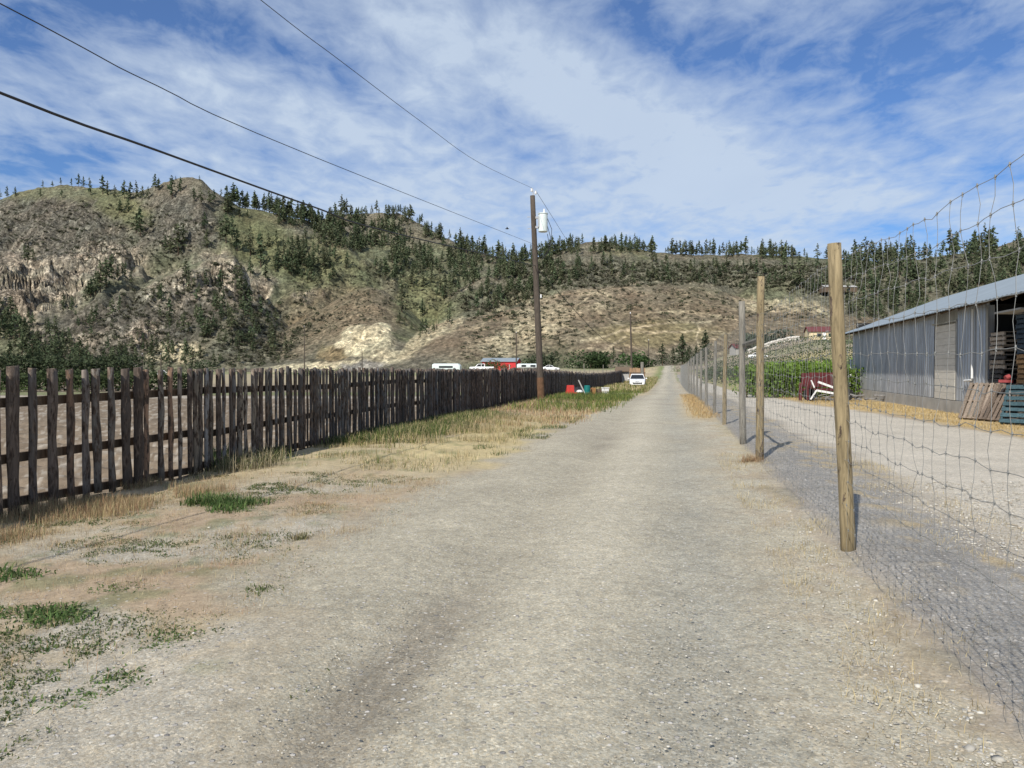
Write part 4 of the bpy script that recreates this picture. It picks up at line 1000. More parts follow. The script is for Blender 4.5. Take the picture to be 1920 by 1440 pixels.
def truck_build(label):
    o = thing('pickup_truck', (0, 0, 0), label, 'pickup truck')
    b = MB(); b.loft([rring(-2.7, .85, .5, .95, .1), rring(-2.6, .92, .45, 1.05, .1), rring(-1.2, .95, .42, 1.12, .1), rring(.7, .95, .42, 1.12, .06), rring(.75, .95, .42, 1.10, .06), rring(2.7, .94, .5, 1.10, .06)]); build('body', b, M['car_white'], o, local=True)
    b = MB(); b.loft([rring(-1.35, .82, 1.05, 1.15, .04), rring(-.75, .74, 1.08, 1.66, .1), rring(.55, .74, 1.08, 1.70, .1), rring(.75, .80, 1.05, 1.2, .05)]); build('windows', b, M['glass_dark'], o, local=True)
    b = MB(); b.loft([rring(-.85, .74, 1.62, 1.72, .04), rring(.6, .74, 1.66, 1.78, .05)])
    for s in (-1, 1): b.box((s * .79, -.1, 1.4), (.04, .1, .6)); b.box((s * .79, .62, 1.4), (.05, .16, .6)); b.tube([(s * .84, -1.35, 1.12), (s * .76, -.8, 1.66)], .05, 5)
    build('cab_roof', b, M['car_white'], o, local=True)
    for s in (-1, 1): b = MB(); b.box((s * .7, -2.7, .85), (.32, .06, .16)); build('headlight', b, M['lamp'], o, local=True)
    wheels(o, (-1.75, 1.75), .95, .38, o); return o
def place(o, px, y, rz=0, dz=0):
    x = wx(px, y); o.location = (x, y, ground_any(x, y) + dz); o.rotation_euler.z = rz; return o
car = place(car_build('parked_car', 'small white car parked nose-on in the weeds at the end of the picket fence'), 1195, 86, -.16)
tk = place(truck_build('white pickup truck side-on behind the picket fence in front of the red barn'), 903, 172, rad(-85), .55)
c2_ = dup(car, (wx(1033, 190), 190, ground_any(wx(1033, 190), 190)), rad(80), 'white car parked behind the utility pole near the far field fence')
c3_ = dup(car, (wx(303, 175), 175, ground_any(wx(303, 175), 175)), rad(30), 'tiny white car seen between the pickets far across the field')
c4_ = dup(car, (wx(1422, 178), 178, ground_any(wx(1422, 178), 178)), rad(70), 'white car parked on the terrace below the red-roofed houses')
# white trailer and caravan shapes in the yard behind the fence
def caravan(px, y, L, h, label, rz):
    x = wx(px, y); g = ground_any(x, y); o = thing('caravan', (x, y, g), label, 'caravan', rz=rz)
    b = MB(); b.loft([rring(-L / 2, 1.0, .5, h * .8, .3), rring(-L / 2 + .5, 1.1, .45, h, .3), rring(L / 2 - .4, 1.1, .45, h, .3), rring(L / 2, 1.05, .5, h * .92, .3)]); build('body', b, M['grey_paint'], o, local=True)
    b = MB(); b.box((1.11, -L * .2, h * .66), (.03, L * .2, .5)); b.box((1.11, L * .2, h * .66), (.03, L * .22, .5)); b.box((-1.11, 0, h * .66), (.03, L * .5, .5)); build('window', b, M['glass_dark'], o, local=True)
    b = MB(); b.box((1.112, 0, .75), (.03, L * .9, .12)); build('stripe', b, M['grey_wall'], o, local=True)
    wheels(o, (0.2,), 1.05, .34, o); return o
caravan(838, 195, 7.2, 2.5, 'long white caravan roof showing over the pickets left of the barn'.replace('left of', 'beside'), rad(80))
caravan(990, 200, 6.0, 1.7, 'low white trailer parked just past the red barn', rad(-86))

# ------------------------------------------------------------------ buildings
def gable(name, px, y, L, W, h, rise, rz, wallm, roofm, label, windows=(), door=None, dz=0):
    x = wx(px, y); g = ground_any(x, y) + dz; o = thing(name, (x, y, g), label, name.split('_')[-1], rz=rz)
    b = MB(); b.box((0, 0, h / 2 - .3), (L, W, h + .6)); 
    for s in (-1, 1): b.add([(s * L / 2, -W / 2, h), (s * L / 2, W / 2, h), (s * L / 2, 0, h + rise)], [(0, 1, 2)])
    build('wall', b, wallm, o, local=True)
    b = MB(); ov = .4; k = rise / (W / 2)
    for s in (-1, 1):
        P = [(-L / 2 - ov, s * (W / 2 + ov), h - ov * k + .05), (L / 2 + ov, s * (W / 2 + ov), h - ov * k + .05), (L / 2 + ov, 0, h + rise + .05), (-L / 2 - ov, 0, h + rise + .05)]
        b.add(P + [(p[0], p[1], p[2] + .12) for p in P], [(0, 1, 2, 3), (7, 6, 5, 4), (0, 4, 5, 1), (1, 5, 6, 2), (2, 6, 7, 3), (3, 7, 4, 0)])
    build('roof', b, roofm, o, local=True)
    for (wx_, wz_, ww, wh) in windows:
        b = MB(); b.box((wx_, -W / 2 - .02, wz_), (ww, .06, wh)); f = build('window', b, M['glass_dark'], o, local=True)
    if door: b = MB(); b.box((door[0], -W / 2 - .03, door[1] / 2), (door[2], .06, door[1])); build('door', b, M['white_paint'], o, local=True)
    return o
gable('red_barn', 940, 245, 11.2, 6, 3.1, 1.0, rad(-14), M['red_paint'], M['roof_metal'], 'bright red barn with a pale metal roof at the foot of the hill', [(-2, 1.2, 1.2, 1.6)], (3.4, 2.2, .25))
gable('red_house', 1540, 232, 8.5, 6, 2.4, 1.4, rad(-8), M['cream_wall'], M['roof_red'], 'cream house with a dull red roof above the vineyard', [(-1.5, 1.3, 1.2, 1), (1.8, 1.3, 1.2, 1)], (0, 2, .9), .4)
gable('red_cottage', 1386, 225, 4.2, 4, 1.6, 1.0, rad(10), M['grey_wall'], M['roof_red'], 'smaller dark red-roofed cottage beside the tall grey willow', [(.8, 1, .8, .8)], None, .3)
hx, hy, hz_ = hit(1570, 553)
gable('hill_house', 1570, hy, 62 / F * hy, 9, 3.4, 1.6, rad(4), M['rail'], M['grey_wall'], 'pale-roofed house standing high on the wooded hillside', [(-6, 1.5, 2.5, 1.6), (0, 1.5, 3.5, 1.6), (6, 1.5, 2.5, 1.6)], None, 1.6)
gable('grey_hut', 1169, 112, 1.6, 1.2, 1.5, .35, rad(-12), M['grey_wall'], M['rail'], 'small grey plank hut behind the end of the picket fence', [], None, .25)
# brown panel behind the car
py_ = 104; b = MB(); pxx = wx(1195, py_); g = gzf(pxx, py_); pan = thing('board_fence', (pxx, py_, g), 'short brown board fence with one stout post behind the white car', 'fence')
for k in range(9): b.box((pxx - .95 + k * .235, py_, g + 1.05 + R.uniform(-.04, .04)), (.21, .04, 2.1), col=tuple(np.array((.30, .19, .11)) * R.uniform(.75, 1.2)))
build('boards', b, M['pallet'], pan); b = MB(); b.box((pxx, py_ - .06, g + 1.45), (2.2, .05, .12)); b.box((pxx, py_ - .06, g + .5), (2.2, .05, .12)); build('rail', b, M['rail'], pan)
b = MB(); b.tube([(wx(1204, py_), py_, g - .2), (wx(1204, py_), py_, g + 2.9)], .22, 8); build('post', b, M['post_grey'], pan)
b = MB(); b.add([(wx(1207, 103), 103, g), (wx(1214, 103), 103, g - .1), (wx(1208, 103), 103, g + 1.4), (wx(1207, 103.1), 103.1, g), (wx(1214, 103.1), 103.1, g - .1), (wx(1208, 103.1), 103.1, g + 1.4)], [(0, 1, 2), (5, 4, 3), (0, 3, 4, 1), (1, 4, 5, 2), (2, 5, 3, 0)]); build('brace', b, M['rail'], pan)
# field fence far away: posts carry thin wires
ff = thing('field_fence', (wx(1050, 150), 150, gzf(wx(1050, 150), 150)), 'low wire field fence with many thin pale posts across the tan field', 'fence')
for k in range(26):
    px = 985 + k * 8; yv = 158 - .03 * k; x = wx(px, yv); b = MB(); g = gzf(x, yv); b.tube([(x, yv, g - .1), (x, yv, g + 1.35 + R.uniform(-.1, .2))], .05, 5); build('post', b, M['post_grey'], ff)
b = MB()
for h in (.5, .9, 1.25): b.tube([(wx(985, 158), 158, gzf(wx(985, 158), 158) + h), (wx(1190, 157), 157, gzf(wx(1190, 157), 157) + h)], .015, 4)
build('wire', b, M['wire'], ff)
for (px, yv, h) in ((1316, 168, 2.6), (1340, 166, 2.3), (1131, 160, 2.2), (1095, 160, 2.2)):
    x = wx(px, yv); g = ground_any(x, yv); b = MB(); b.tube([(x, yv, g - .2), (x, yv, g + h)], .07, 6); tag(build('fence_post', b, M['post_grey'], None, loc=(x, yv, g)), {1316: 'thin pale post on the green bank past the road crest', 1340: 'pale marker post on the bank near the wire fence end', 1131: 'tall pale post in the tan field fence before the hut', 1095: 'tall pale post in the tan field before the dark bush'}[px], 'post')
# pale boulder wall below the houses
b = MB(); rg = np.random.default_rng(77)
for k in range(46):
    px = 1404 + k * 2.05 + rg.uniform(-1, 1); yv = 205 + rg.uniform(-1, 1); x = wx(px, yv); g = ground_any(x, yv)
    for q in range(2): b.box((x, yv, g + .3 + q * .55), (rg.uniform(.4, .8), .7, rg.uniform(.4, .65)), Matrix.Rotation(rg.uniform(0, 3), 4, 'Z'), bev=.12)
tag(build('boulder_wall', b, simple('pale_stone', (.55, .52, .46), .25, 2, .9), None, loc=(wx(1450, 205), 205, 7)), 'pale boulder retaining wall along the terrace below the red-roofed house', 'wall')

# ------------------------------------------------------------------ junk by the pole
def at(px, py, y): return Vector((wx(px, y), y, wz(py, y)))
p = at(1068, 750, 43); g = gzf(p.x, p.y)
b = MB(); b.loft([[(p.x - .24 + .05, 42.85, g + .0), (p.x + .26, 42.85, g), (p.x + .26, 43.3, g), (p.x - .24, 43.3, g)], [(p.x - .14, 42.9, g + .62), (p.x + .24, 42.9, g + .62), (p.x + .24, 43.3, g + .62), (p.x - .14, 43.3, g + .62)]])
rb = thing('plastic_chair', (p.x, 43, g), 'bright red plastic chair back standing in the weeds beside the pole', 'chair'); build('backrest', b, M['red_bin'], rb)
b = MB(); b.box((p.x + .42, 42.9, g + .12), (.34, .3, .2), Matrix.Rotation(.3, 4, 'Z'), bev=.04); tag(build('crate', b, M['red_bin'], None, loc=(p.x + .42, 42.9, g)), 'small red crate lying low beside the red chair', 'crate')
b = MB(); b.tube([(p.x + .55, 42.9, g + .24), (p.x + .55, 42.9, g + .30), (p.x + .55, 42.9, g + .36)], [.18, .17, .08], 12); tag(build('bowl', b, M['white_paint'], None, loc=(p.x + .55, 42.9, g + .24)), 'white upturned bowl resting on the small red crate', 'bowl')
b = MB(); q = at(1083, 736, 46); gg = gzf(q.x, 46)
rings = []
for k in range(5): t = k / 4; rings.append([(q.x + .75 * math.cos(a) * (1 - .75 * t ** 2), 46 + .4 * math.sin(a) * (1 - .75 * t ** 2), gg + .48 * t + .05 * math.sin(a * 3)) for a in [2 * math.pi * i / 12 for i in range(12)]])
b.loft(rings); tag(build('tarp_heap', b, M['black_plastic'], None, loc=(q.x, 46, gg)), 'black tarp heap against the fence behind the red chair', 'tarp')
b = MB(); p0 = at(1085, 715, 45.2); p1 = at(1099, 741, 44.6); b.box((p0 + p1) / 2, (.07, .03, (p0 - p1).length), Matrix.Rotation(math.atan2(p0.x - p1.x, p0.z - p1.z), 4, 'Y')); tag(build('plank', b, M['grey_wall'], None, loc=(p0 + p1) / 2), 'grey plank leaning on the black tarp heap', 'plank')
q = at(1101, 738, 45); gg = gzf(q.x, 45); b = MB(); b.tube([(q.x, 45, gg + z) for z in (0, .03, .3, .33, .58, .6)], [.17, .18, .18, .19, .18, .16], 14); brl = thing('barrel', (q.x, 45, gg), 'small teal barrel standing between the black tarp and orange boxes', 'barrel'); build('shell', b, M['teal'], brl); b = MB(); b.tube([(q.x, 45, gg + .60), (q.x, 45, gg + .62)], .14, 12); build('lid', b, M['teal'], brl)
q = at(1112, 738, 45.4); gg = gzf(q.x, 45.4)
for (dx, w, h, lb) in ((0, .26, .5, 'taller orange brown wooden box next to the teal barrel'), (.34, .3, .42, 'lower brown wooden box at the end of the junk row')):
    b = MB()
    for k in range(4): b.box((q.x + dx, 45.4, gg + .06 + k * h / 4), (w, .3, h / 4 - .02))
    b.box((q.x + dx - w / 2 + .02, 45.23, gg + h / 2), (.04, .03, h)); b.box((q.x + dx + w / 2 - .02, 45.23, gg + h / 2), (.04, .03, h))
    tag(build('wooden_box', b, M['orange_wood'] if dx == 0 else M['rail'], None, loc=(q.x + dx, 45.4, gg)), lb, 'box')
q = at(1135, 732, 52); gg = gzf(q.x, 52); b = MB(); b.box((q.x, 52, gg + .30), (.36, .4, .26), Matrix.Rotation(.4, 4, 'Z'), bev=.04); b.box((q.x, 52, gg + .45), (.40, .44, .05), Matrix.Rotation(.4, 4, 'Z')); b.box((q.x, 52, gg + .1), (.3, .3, .2), Matrix.Rotation(.4, 4, 'Z')); tag(build('cool_box', b, M['white_paint'], None, loc=(q.x, 52, gg)), 'white lidded box in the yellow weeds past the wooden boxes', 'box')
# ------------------------------------------------------------------ valley trees, shrubs, vines
def tree(name, px, base_py, y, hpx, label, kind='pine', w=.2, tint=(.048, .064, .032), n=1100, seed=1, group='trees in the valley', cat='tree'):
    x = wx(px, y); g = ground_any(x, y); h = hpx / F * y; o = thing(name, (x, y, g), label, cat, group)
    if kind == 'pine':
        V, Q, C = pine_crown(seed, n, w, .16, tint); rg = np.random.default_rng(seed); tv, tq = trunk_geo(.85, .018, 7, .01, seed)
        V = V.reshape(-1, 4, 3); ctr = V.mean(1, keepdims=True); V = (ctr + (V - ctr) * .62).reshape(-1, 3)
    else:
        V, Q, C = bush_geo(seed, n, tint, w / .6, .62, .055, 9); tv, tq = trunk_geo(.55, .03, 7, .03, seed)
    link('crown', mesh_np('crown', V * h, None, Q, C), M['leaf'], o); link('trunk', mesh_np('trunk', tv * h, None, tq, np.tile((.1, .07, .05), (len(tv), 1))), M['trunk'], o)
    return o
tree('pine_tree', 1322, 668, 240, 68, 'tall dark pine standing alone near the deer fence at the road end', w=.24, seed=31)
tree('pine_tree', 1305, 668, 246, 42, 'shorter pine pressed against the tall dark pine', w=.3, seed=32)
tree('pine_tree', 1279, 675, 236, 64, 'pointed pine above the road crest', w=.26, seed=33)
tree('pine_tree', 1242, 675, 238, 46, 'broad pine beside the road crest', w=.38, seed=34)
tree('pine_tree', 1262, 677, 233, 38, 'small bushy pine between the broad and pointed pines', w=.4, seed=35)
tree('pine_tree', 1292, 678, 230, 40, 'low bushy pine in front of the pointed pine', w=.42, seed=41)
tree('pine_tree', 1150, 640, 345, 30, 'slim dark conifer on the tan slope, nearer the dark bush', w=.2, n=500, seed=36)
tree('pine_tree', 1168, 637, 345, 26, 'slim dark conifer on the tan slope, nearer the tall pole', w=.18, n=500, seed=37)
tree('round_tree', 1108, 690, 215, 48, 'dark green rounded tree at the foot of the tan slope', 'round', .62, (.045, .07, .028), 1300, 41)
tree('round_tree', 1122, 680, 225, 46, 'lighter green tree rising behind the dark rounded tree', 'round', .4, (.095, .115, .055), 900, 42)
tree('round_tree', 1200, 690, 205, 44, 'green bushy tree beside the tall roadside pole', 'round', .52, (.05, .085, .03), 1100, 43)
tree('round_tree', 1002, 665, 260, 36, 'slim light green tree just behind the utility pole', 'round', .42, (.075, .10, .04), 700, 44)
tree('round_tree', 1020, 680, 250, 44, 'grey green tree peeking out behind the utility pole', 'round', .5, (.055, .07, .038), 800, 45)
tree('round_tree', 915, 692, 228, 30, 'olive tree covering the end of the red barn', 'round', .66, (.075, .08, .035), 1000, 46)
tree('round_tree', 950, 694, 222, 15, 'green bush in front of the red barn wall', 'round', .75, (.045, .085, .035), 500, 47)
tree('round_tree', 886, 694, 210, 14, 'dark green bush by the bonnet of the pickup', 'round', .9, (.045, .065, .028), 400, 48)
tree('round_tree', 585, 696, 190, 20, 'bright green bush over the pickets below the gravel pit', 'round', 1.1, (.075, .125, .03), 700, 49)
tree('round_tree', 641, 697, 200, 17, 'small green bush over the pickets nearer the short pole', 'round', .5, (.06, .09, .03), 300, 50)
tree('round_tree', 1436, 642, 226, 42, 'grey green willow beside the white terrace wall', 'round', .6, (.085, .105, .075), 1300, 51)
tree('round_tree', 1408, 642, 224, 34, 'smaller grey green willow beside the red cottage', 'round', .62, (.08, .10, .07), 900, 52)
tree('round_tree', 1490, 640, 228, 14, 'dark bush beside the white terrace wall', 'round', .9, (.05, .07, .035), 400, 53)
tree('round_tree', 1738, 640, 75, 92, 'yellow green tree rising over the shed roof', 'round', .62, (.16, .20, .035), 1500, 54)
tree('round_tree', 1625, 640, 80, 66, 'dark green tree behind the far corner of the shed', 'round', .5, (.05, .08, .03), 1200, 55)
tree('round_tree', 1690, 640, 84, 74, 'dark tree behind the shed roof next to the yellow green tree', 'round', .5, (.04, .06, .028), 1200, 56)
tree('pine_tree', 287, 700, 210, 44, 'small fir over the pickets left of the pale slide'.replace('left of', 'before'), w=.24, seed=61, n=600)
tree('pine_tree', 318, 700, 212, 38, 'pointed small fir over the pickets beside the bare pole', w=.22, seed=62, n=600)
tree('round_tree', 365, 702, 205, 36, 'dark round-headed tree over the pickets past the small firs', 'round', .55, (.045, .06, .03), 700, 63)
k = 0
for (px, hpx, y) in ((18, 66, 190), (62, 84, 200), (104, 60, 195), (150, 72, 205), (196, 52, 200), (236, 60, 210)):
    tree('pine_tree', px, 700, y, hpx, ['dark pine over the first pickets', 'tallest dark pine over the nearest pickets', 'bushy pine past the tallest one over the pickets', 'tall pine over the pickets before the small gap', 'short pine over the pickets before the bare poles', 'pine over the pickets just before the bare poles'][k], w=.27, seed=70 + k, n=800); k += 1
for (px, y, hpx, lb) in ((12, 60, 20, 'bright green shrub behind the first pickets'), (50, 62, 18, 'green shrub behind the second gap of the fence'), (150, 58, 14, 'low green shrub in the field behind the nearest rails'), (690, 180, 14, 'olive bush over the pickets below the grey gravel heap'), (735, 185, 13, 'olive green bush over the pickets beside the gravel yard'), (1270, 175, 12, 'green shrub on the bank at the road crest')):
    tree('shrub', px, 700, y, hpx, lb, 'round', .8, (.08, .115, .035), 300, int(px), 'shrubs in the field', 'shrub')

row2 = [(-30, 330, 64, 1.7, 3600, (.055, .075, .03), 'dark green hedge across the field behind the first pickets'), (-40, 230, 72, 3.2, 5200, (.05, .066, .032), 'taller dark thicket behind the hedge beyond the first pickets')]
# rows of green bushes and netted vines between driveway and houses
def row(name, x0, y0, x1, y1, h, wd, n, tint, label, group, cat, leaf=.10):
    rg = np.random.default_rng(abs(int(x0 * 7 + y0))); t = rg.uniform(0, 1, n); o = thing(name, ((x0 + x1) / 2, (y0 + y1) / 2, gzf((x0 + x1) / 2, (y0 + y1) / 2)), label, cat, group)
    x = x0 + (x1 - x0) * t; y = y0 + (y1 - y0) * t; hh = h * (.75 + .4 * fbm(t * 40, t * 0, 3, int(x0)))
    u = rg.uniform(0, 1, n) ** .6; P = np.stack([x + rg.normal(size=n) * wd * .4, y + rg.normal(size=n) * wd, gz(x, y) + u * hh], -1) - np.array(o.location)
    V, Q = leaf_quads(P, leaf, rg); sh = (.55 + .75 * fbm(t * 60, u * 4, 3, 4)) * rg.uniform(.8, 1.2, n)
    link('foliage', mesh_np('foliage', V, None, Q, np.repeat(sh, 4)[:, None] * np.array(tint)[None]), M['leaf'], o)
    b = MB()
    for k in range(0, 12): q = (k + .5) / 12; xx = x0 + (x1 - x0) * q; yy = y0 + (y1 - y0) * q; g = gzf(xx, yy); b.tube([(xx, yy, g - .1), (xx, yy, g + h * .7)], .04, 5)
    build('stems', b, M['trunk'], o)
row('bush_row', wx(1392, 44), 44, wx(1600, 43), 43, 1.75, .8, 5200, (.12, .19, .035), 'nearest row of bright green bushes beside the driveway', 'rows of green bushes', 'bush row')
row('bush_row', wx(1405, 50), 50, wx(1600, 49), 49, 2.1, .9, 4600, (.15, .23, .04), 'middle row of bright green bushes behind the nearest row', 'rows of green bushes', 'bush row')
row('bush_row', wx(1440, 57), 57, wx(1600, 56), 56, 2.4, .9, 4000, (.13, .21, .04), 'back row of green bushes in front of the netted vines', 'rows of green bushes', 'bush row')
for (a, b_, y, h, n, tint, lb) in row2: row('hedge', wx(a, y), y, wx(b_, y), y + 3, h, 1.0, n, tint, lb, 'hedges in the field', 'hedge', .16)
for k, y in enumerate((100, 116, 132, 150, 168, 186)):
    row('vine_row', wx(1312 + k * 3, y), y, wx(1640, y), y + 2, 1.9, .6, 2200, [(.085, .115, .065), (.07, .10, .045)][k % 2], ['nearest', 'second', 'third', 'fourth', 'fifth', 'farthest'][k] + ' pale vine row on the slope behind the green bushes', 'vine rows on the slope', 'vine row', .16)

# ------------------------------------------------------------------ grass and weeds
def blades(name, x, y, h, w, cols, lean=.35, label=None, cat=None, kind='stuff', seed=1, var=.25):
    rg = np.random.default_rng(seed); n = len(x); z = gz(x, y) - .01
    a = rg.uniform(0, 2 * math.pi, n); l = np.abs(rg.normal(size=n)) * lean; b = a + math.pi / 2 + rg.normal(size=n) * .4
    dx, dy = np.cos(a) * l * h, np.sin(a) * l * h; sx_, sy_ = np.cos(b) * w / 2, np.sin(b) * w / 2
    V = np.stack([np.stack([x - sx_, y - sy_, z], -1), np.stack([x + sx_, y + sy_, z], -1), np.stack([x + dx * .35 + sx_ * .7, y + dy * .35 + sy_ * .7, z + h * .6], -1),
                  np.stack([x + dx * .35 - sx_ * .7, y + dy * .35 - sy_ * .7, z + h * .6], -1), np.stack([x + dx, y + dy, z + h * (1 - .3 * l)], -1)], 1)
    i = np.arange(n)[:, None] * 5; Q = i + np.array([[0, 1, 2, 3]]); T = i + np.array([[3, 2, 4]])
    c = np.asarray(cols)[rg.integers(0, len(cols), n)] * rg.uniform(1 - var, 1 + var, (n, 1)); c = np.repeat(c, 5, 0)
    me = mesh_np(name, V.reshape(-1, 3), T, Q, c); o = link(name, me, M['grass']); o['kind'] = kind
    return o
def scatter(n, y0, y1, u0, u1, dens, seed, pw=1.0):
    rg = np.random.default_rng(seed); y = y0 + (y1 - y0) * rg.uniform(0, 1, n) ** pw; u = rg.uniform(u0, u1, n); x = lx(y) + u
    k = dens(x, y, u) > rg.uniform(0, 1, n); return x[k], y[k]
STRAW = [(.50, .41, .22), (.42, .34, .19), (.56, .47, .29), (.36, .28, .16)]
RED = [(.38, .23, .14), (.42, .29, .17), (.34, .22, .13), (.44, .34, .2)]
GREEN = [(.075, .115, .035), (.10, .14, .045), (.06, .10, .035), (.12, .14, .05)]
YG = [(.14, .18, .04), (.19, .21, .06), (.11, .16, .04), (.24, .23, .08)]
clump = lambda x, y, s, sd, a, b: S(a, b, fbm(x * s, y * s, 3, sd))
x1, y1 = scatter(42000, 6.4, 10.2, .05, 1.9, lambda x, y, u: clump(x, y, 1.6, 3, .36, .62) * S(1.5, .9, u + (y - 8) * -.1) * .9, 1)
x2, y2 = scatter(60000, 10, 24, .1, 4.2, lambda x, y, u: clump(x, y, 1.1, 4, .38, .62) * S(4.1, 2.2, u + .6 * (fbm(x, y, 2, 2) - .5)), 2, .8)
x3, y3 = scatter(22000, 20, 48, .1, 4.8, lambda x, y, u: clump(x, y, .7, 6, .3, .55) * S(4.9, 4.0, u), 3)
x4, y4 = scatter(120000, 2.3, 11.0, .3, 5.2, lambda x, y, u: (.12 + clump(x, y, 1.8, 8, .45, .68) * .6) * S(5.2, 3.6, u - .35 * (y < 7) + .5), 4)
rgg = np.random.default_rng(3)
n_ = len(x1); blades('dry_cheatgrass', x1, y1, rgg.uniform(.03, .17, n_) * (.35 + 1.3 * fbm(x1 * 2.2, y1 * 2.2, 3, 88)), rgg.uniform(.002, .005, n_), RED + STRAW[:2] + [(.24, .2, .12), (.2, .2, .1)], .5, seed=11)
m_ = (y2 > 13) & (y2 < 23) & (ul_(x2, y2) > 1.6)
k2 = rgg.uniform(0, 1, len(x2)) < .22; blades('mixed_verge_weeds', x2[k2], y2[k2], rgg.uniform(.03, .16, k2.sum()), rgg.uniform(.005, .011, k2.sum()), GREEN + YG, .8, seed=32); x2, y2, m_ = x2[~k2], y2[~k2], m_[~k2]
blades('golden_grass', x2, y2, np.where(m_, rgg.uniform(.06, .22, len(x2)), rgg.uniform(.03, .12, len(x2))), rgg.uniform(.004, .009, len(x2)), STRAW, .45, seed=12)
blades('far_dry_grass', x3, y3, rgg.uniform(.05, .20, len(x3)), rgg.uniform(.01, .02, len(x3)), RED + STRAW, .4, seed=13)
blades('sparse_straw', x4, y4, rgg.uniform(.02, .08, len(x4)), rgg.uniform(.0018, .0035, len(x4)), STRAW + RED, 1.0, seed=14)
x5, y5 = scatter(60000, 11.5, 25, -.1, 2.6, lambda x, y, u: clump(x, y, .9, 21, .45, .60) * S(2.6, .7, u + 1.2 * (fbm(x, y, 2, 62) - .5)), 5)
blades('green_verge_weeds', x5, y5, rgg.uniform(.08, .30, len(x5)), rgg.uniform(.006, .014, len(x5)), GREEN + YG[:1] + STRAW[:2], .7, seed=15)
x6, y6 = scatter(26000, 27, 62, .8, 5.2, lambda x, y, u: clump(x, y, .5, 23, .34, .5) * S(5.3, 4.2, u) * S(.6, 1.6, u) * (.3 + .7 * S(34, 30, np.abs(y - 40) + 28)), 6)
blades('yellow_green_weeds', x6, y6, rgg.uniform(.12, .38, len(x6)), rgg.uniform(.015, .035, len(x6)), YG + GREEN[:2], .5, seed=16)
x7, y7 = scatter(16000, 60, 125, .5, 5.2, lambda x, y, u: clump(x, y, .2, 25, .36, .52) * .9, 7)
blades('far_verge_weeds', x7, y7, rgg.uniform(.15, .5, len(x7)), rgg.uniform(.03, .07, len(x7)), YG + STRAW, .5, seed=17)
x8, y8 = scatter(12000, 13, 26, 3.2, 4.3, lambda x, y, u: clump(x, y, 1.0, 27, .46, .62) * .8, 8)
blades('green_edge_weeds', x8, y8, rgg.uniform(.03, .12, len(x8)), rgg.uniform(.006, .012, len(x8)), GREEN + STRAW[:1], .8, seed=18)
vedge = lambda y: np.interp(y, [2, 3.7, 4.5, 5.5, 7, 12], [5.3, 5.0, 4.6, 4.3, 3.9, 4.1])
x9, y9 = scatter(150000, 2.2, 11, .2, 5.3, lambda x, y, u: clump(x, y, 1.9, 29, .47, .58) * clump(x, y, 6, 30, .32, .52) * S(.25, -.9, u - vedge(y) + 1.0 * (fbm(x, y, 2, 61) - .5)), 9)
blades('green_mat_weeds', x9, y9, rgg.uniform(.008, .03, len(x9)), rgg.uniform(.006, .014, len(x9)), GREEN + [(.13,.15,.07)], 1.5, seed=19)
def rscatter(n, y0, y1, u0, u1, dens, seed):
    rg = np.random.default_rng(seed); y = rg.uniform(y0, y1, n); u = rg.uniform(u0, u1, n); x = 1.52 + .205 * y + u
    k = dens(x, y, u) > rg.uniform(0, 1, n); return x[k], y[k]
xa, ya = rscatter(40000, 2.5, 14, -.7, 1.9, lambda x, y, u: (.1 + clump(x, y, 1.6, 31, .46, .62) * .6), 10)
blades('straw_under_fence', xa, ya, rgg.uniform(.02, .10, len(xa)), rgg.uniform(.002, .005, len(xa)), STRAW, .9, seed=20)
xb, yb = rscatter(26000, 14, 46, 4.3, 8.4, lambda x, y, u: S(0, .4, u - np.interp(y, [0, 17, 26, 34, 60], [7, 6.4, 5.9, 4.6, 4.2])) * clump(x, y, .8, 33, .25, .5), 11)
blades('golden_strip_grass', xb, yb, rgg.uniform(.03, .12, len(xb)), rgg.uniform(.008, .02, len(xb)), [(.50, .38, .18), (.44, .33, .15), (.54, .43, .24)], .7, seed=21)
xc, yc = rscatter(5000, 24, 50, -1.0, .1, lambda x, y, u: S(-1, -.4, u) * .9, 12)
blades('tan_edge_grass', xc, yc, rgg.uniform(.05, .2, len(xc)), rgg.uniform(.008, .018, len(xc)), [(.46, .34, .17), (.42, .29, .15)], .6, seed=22)
# single clumps one can point to
def clump_thing(name, px, py, rxy, h, n, cols, label, seed, w=.012, lean=.8, group=None, cat='weed'):
    y = EYE * F / (py - HZ); x = wx(px, y); rg = np.random.default_rng(seed); kk = rg.integers(0, 7, n); sa = rg.uniform(0, 6.28, 7); sr = rg.uniform(.1, .75, 7) * rxy; sr[0] = 0; sh_ = rg.uniform(.45, 1.15, 7); a = rg.uniform(0, 6.28, n); r = rg.uniform(0, 1, n) ** .7 * rxy * .48
    cx = x + (np.cos(a) * r + np.cos(sa)[kk] * sr[kk]) * 1.3; cy = y + np.sin(a) * r + np.sin(sa)[kk] * sr[kk]
    o = blades(name, cx, cy, h * rg.uniform(.25, 1, n) * sh_[kk], w * rg.uniform(.6, 1.4, n), cols, lean, kind='thing', seed=seed)
    if label: del o['kind']
    else: o.name = 'ground_weeds'; o['kind'] = 'stuff'
    V0 = Vector((x, y, gzf(x, y))); o.data.transform(Matrix.Translation(-V0)); o.location = V0; tag(o, label, cat, group); return o
G2 = [(.075, .135, .04), (.11, .17, .05), (.085, .14, .045), (.15, .18, .07)]
clump_thing('weed_clump', 425, 950, .42, .20, 1300, G2, 'bright green weed clump on the dirt in front of the pickets', 1, .012, 1.0, 'weed clumps')
clump_thing('weed_clump', 62, 1155, .32, .07, 1100, G2, 'flat green weed mat lying on the pale gravel verge', 2, .014, 1.5, 'weed clumps')
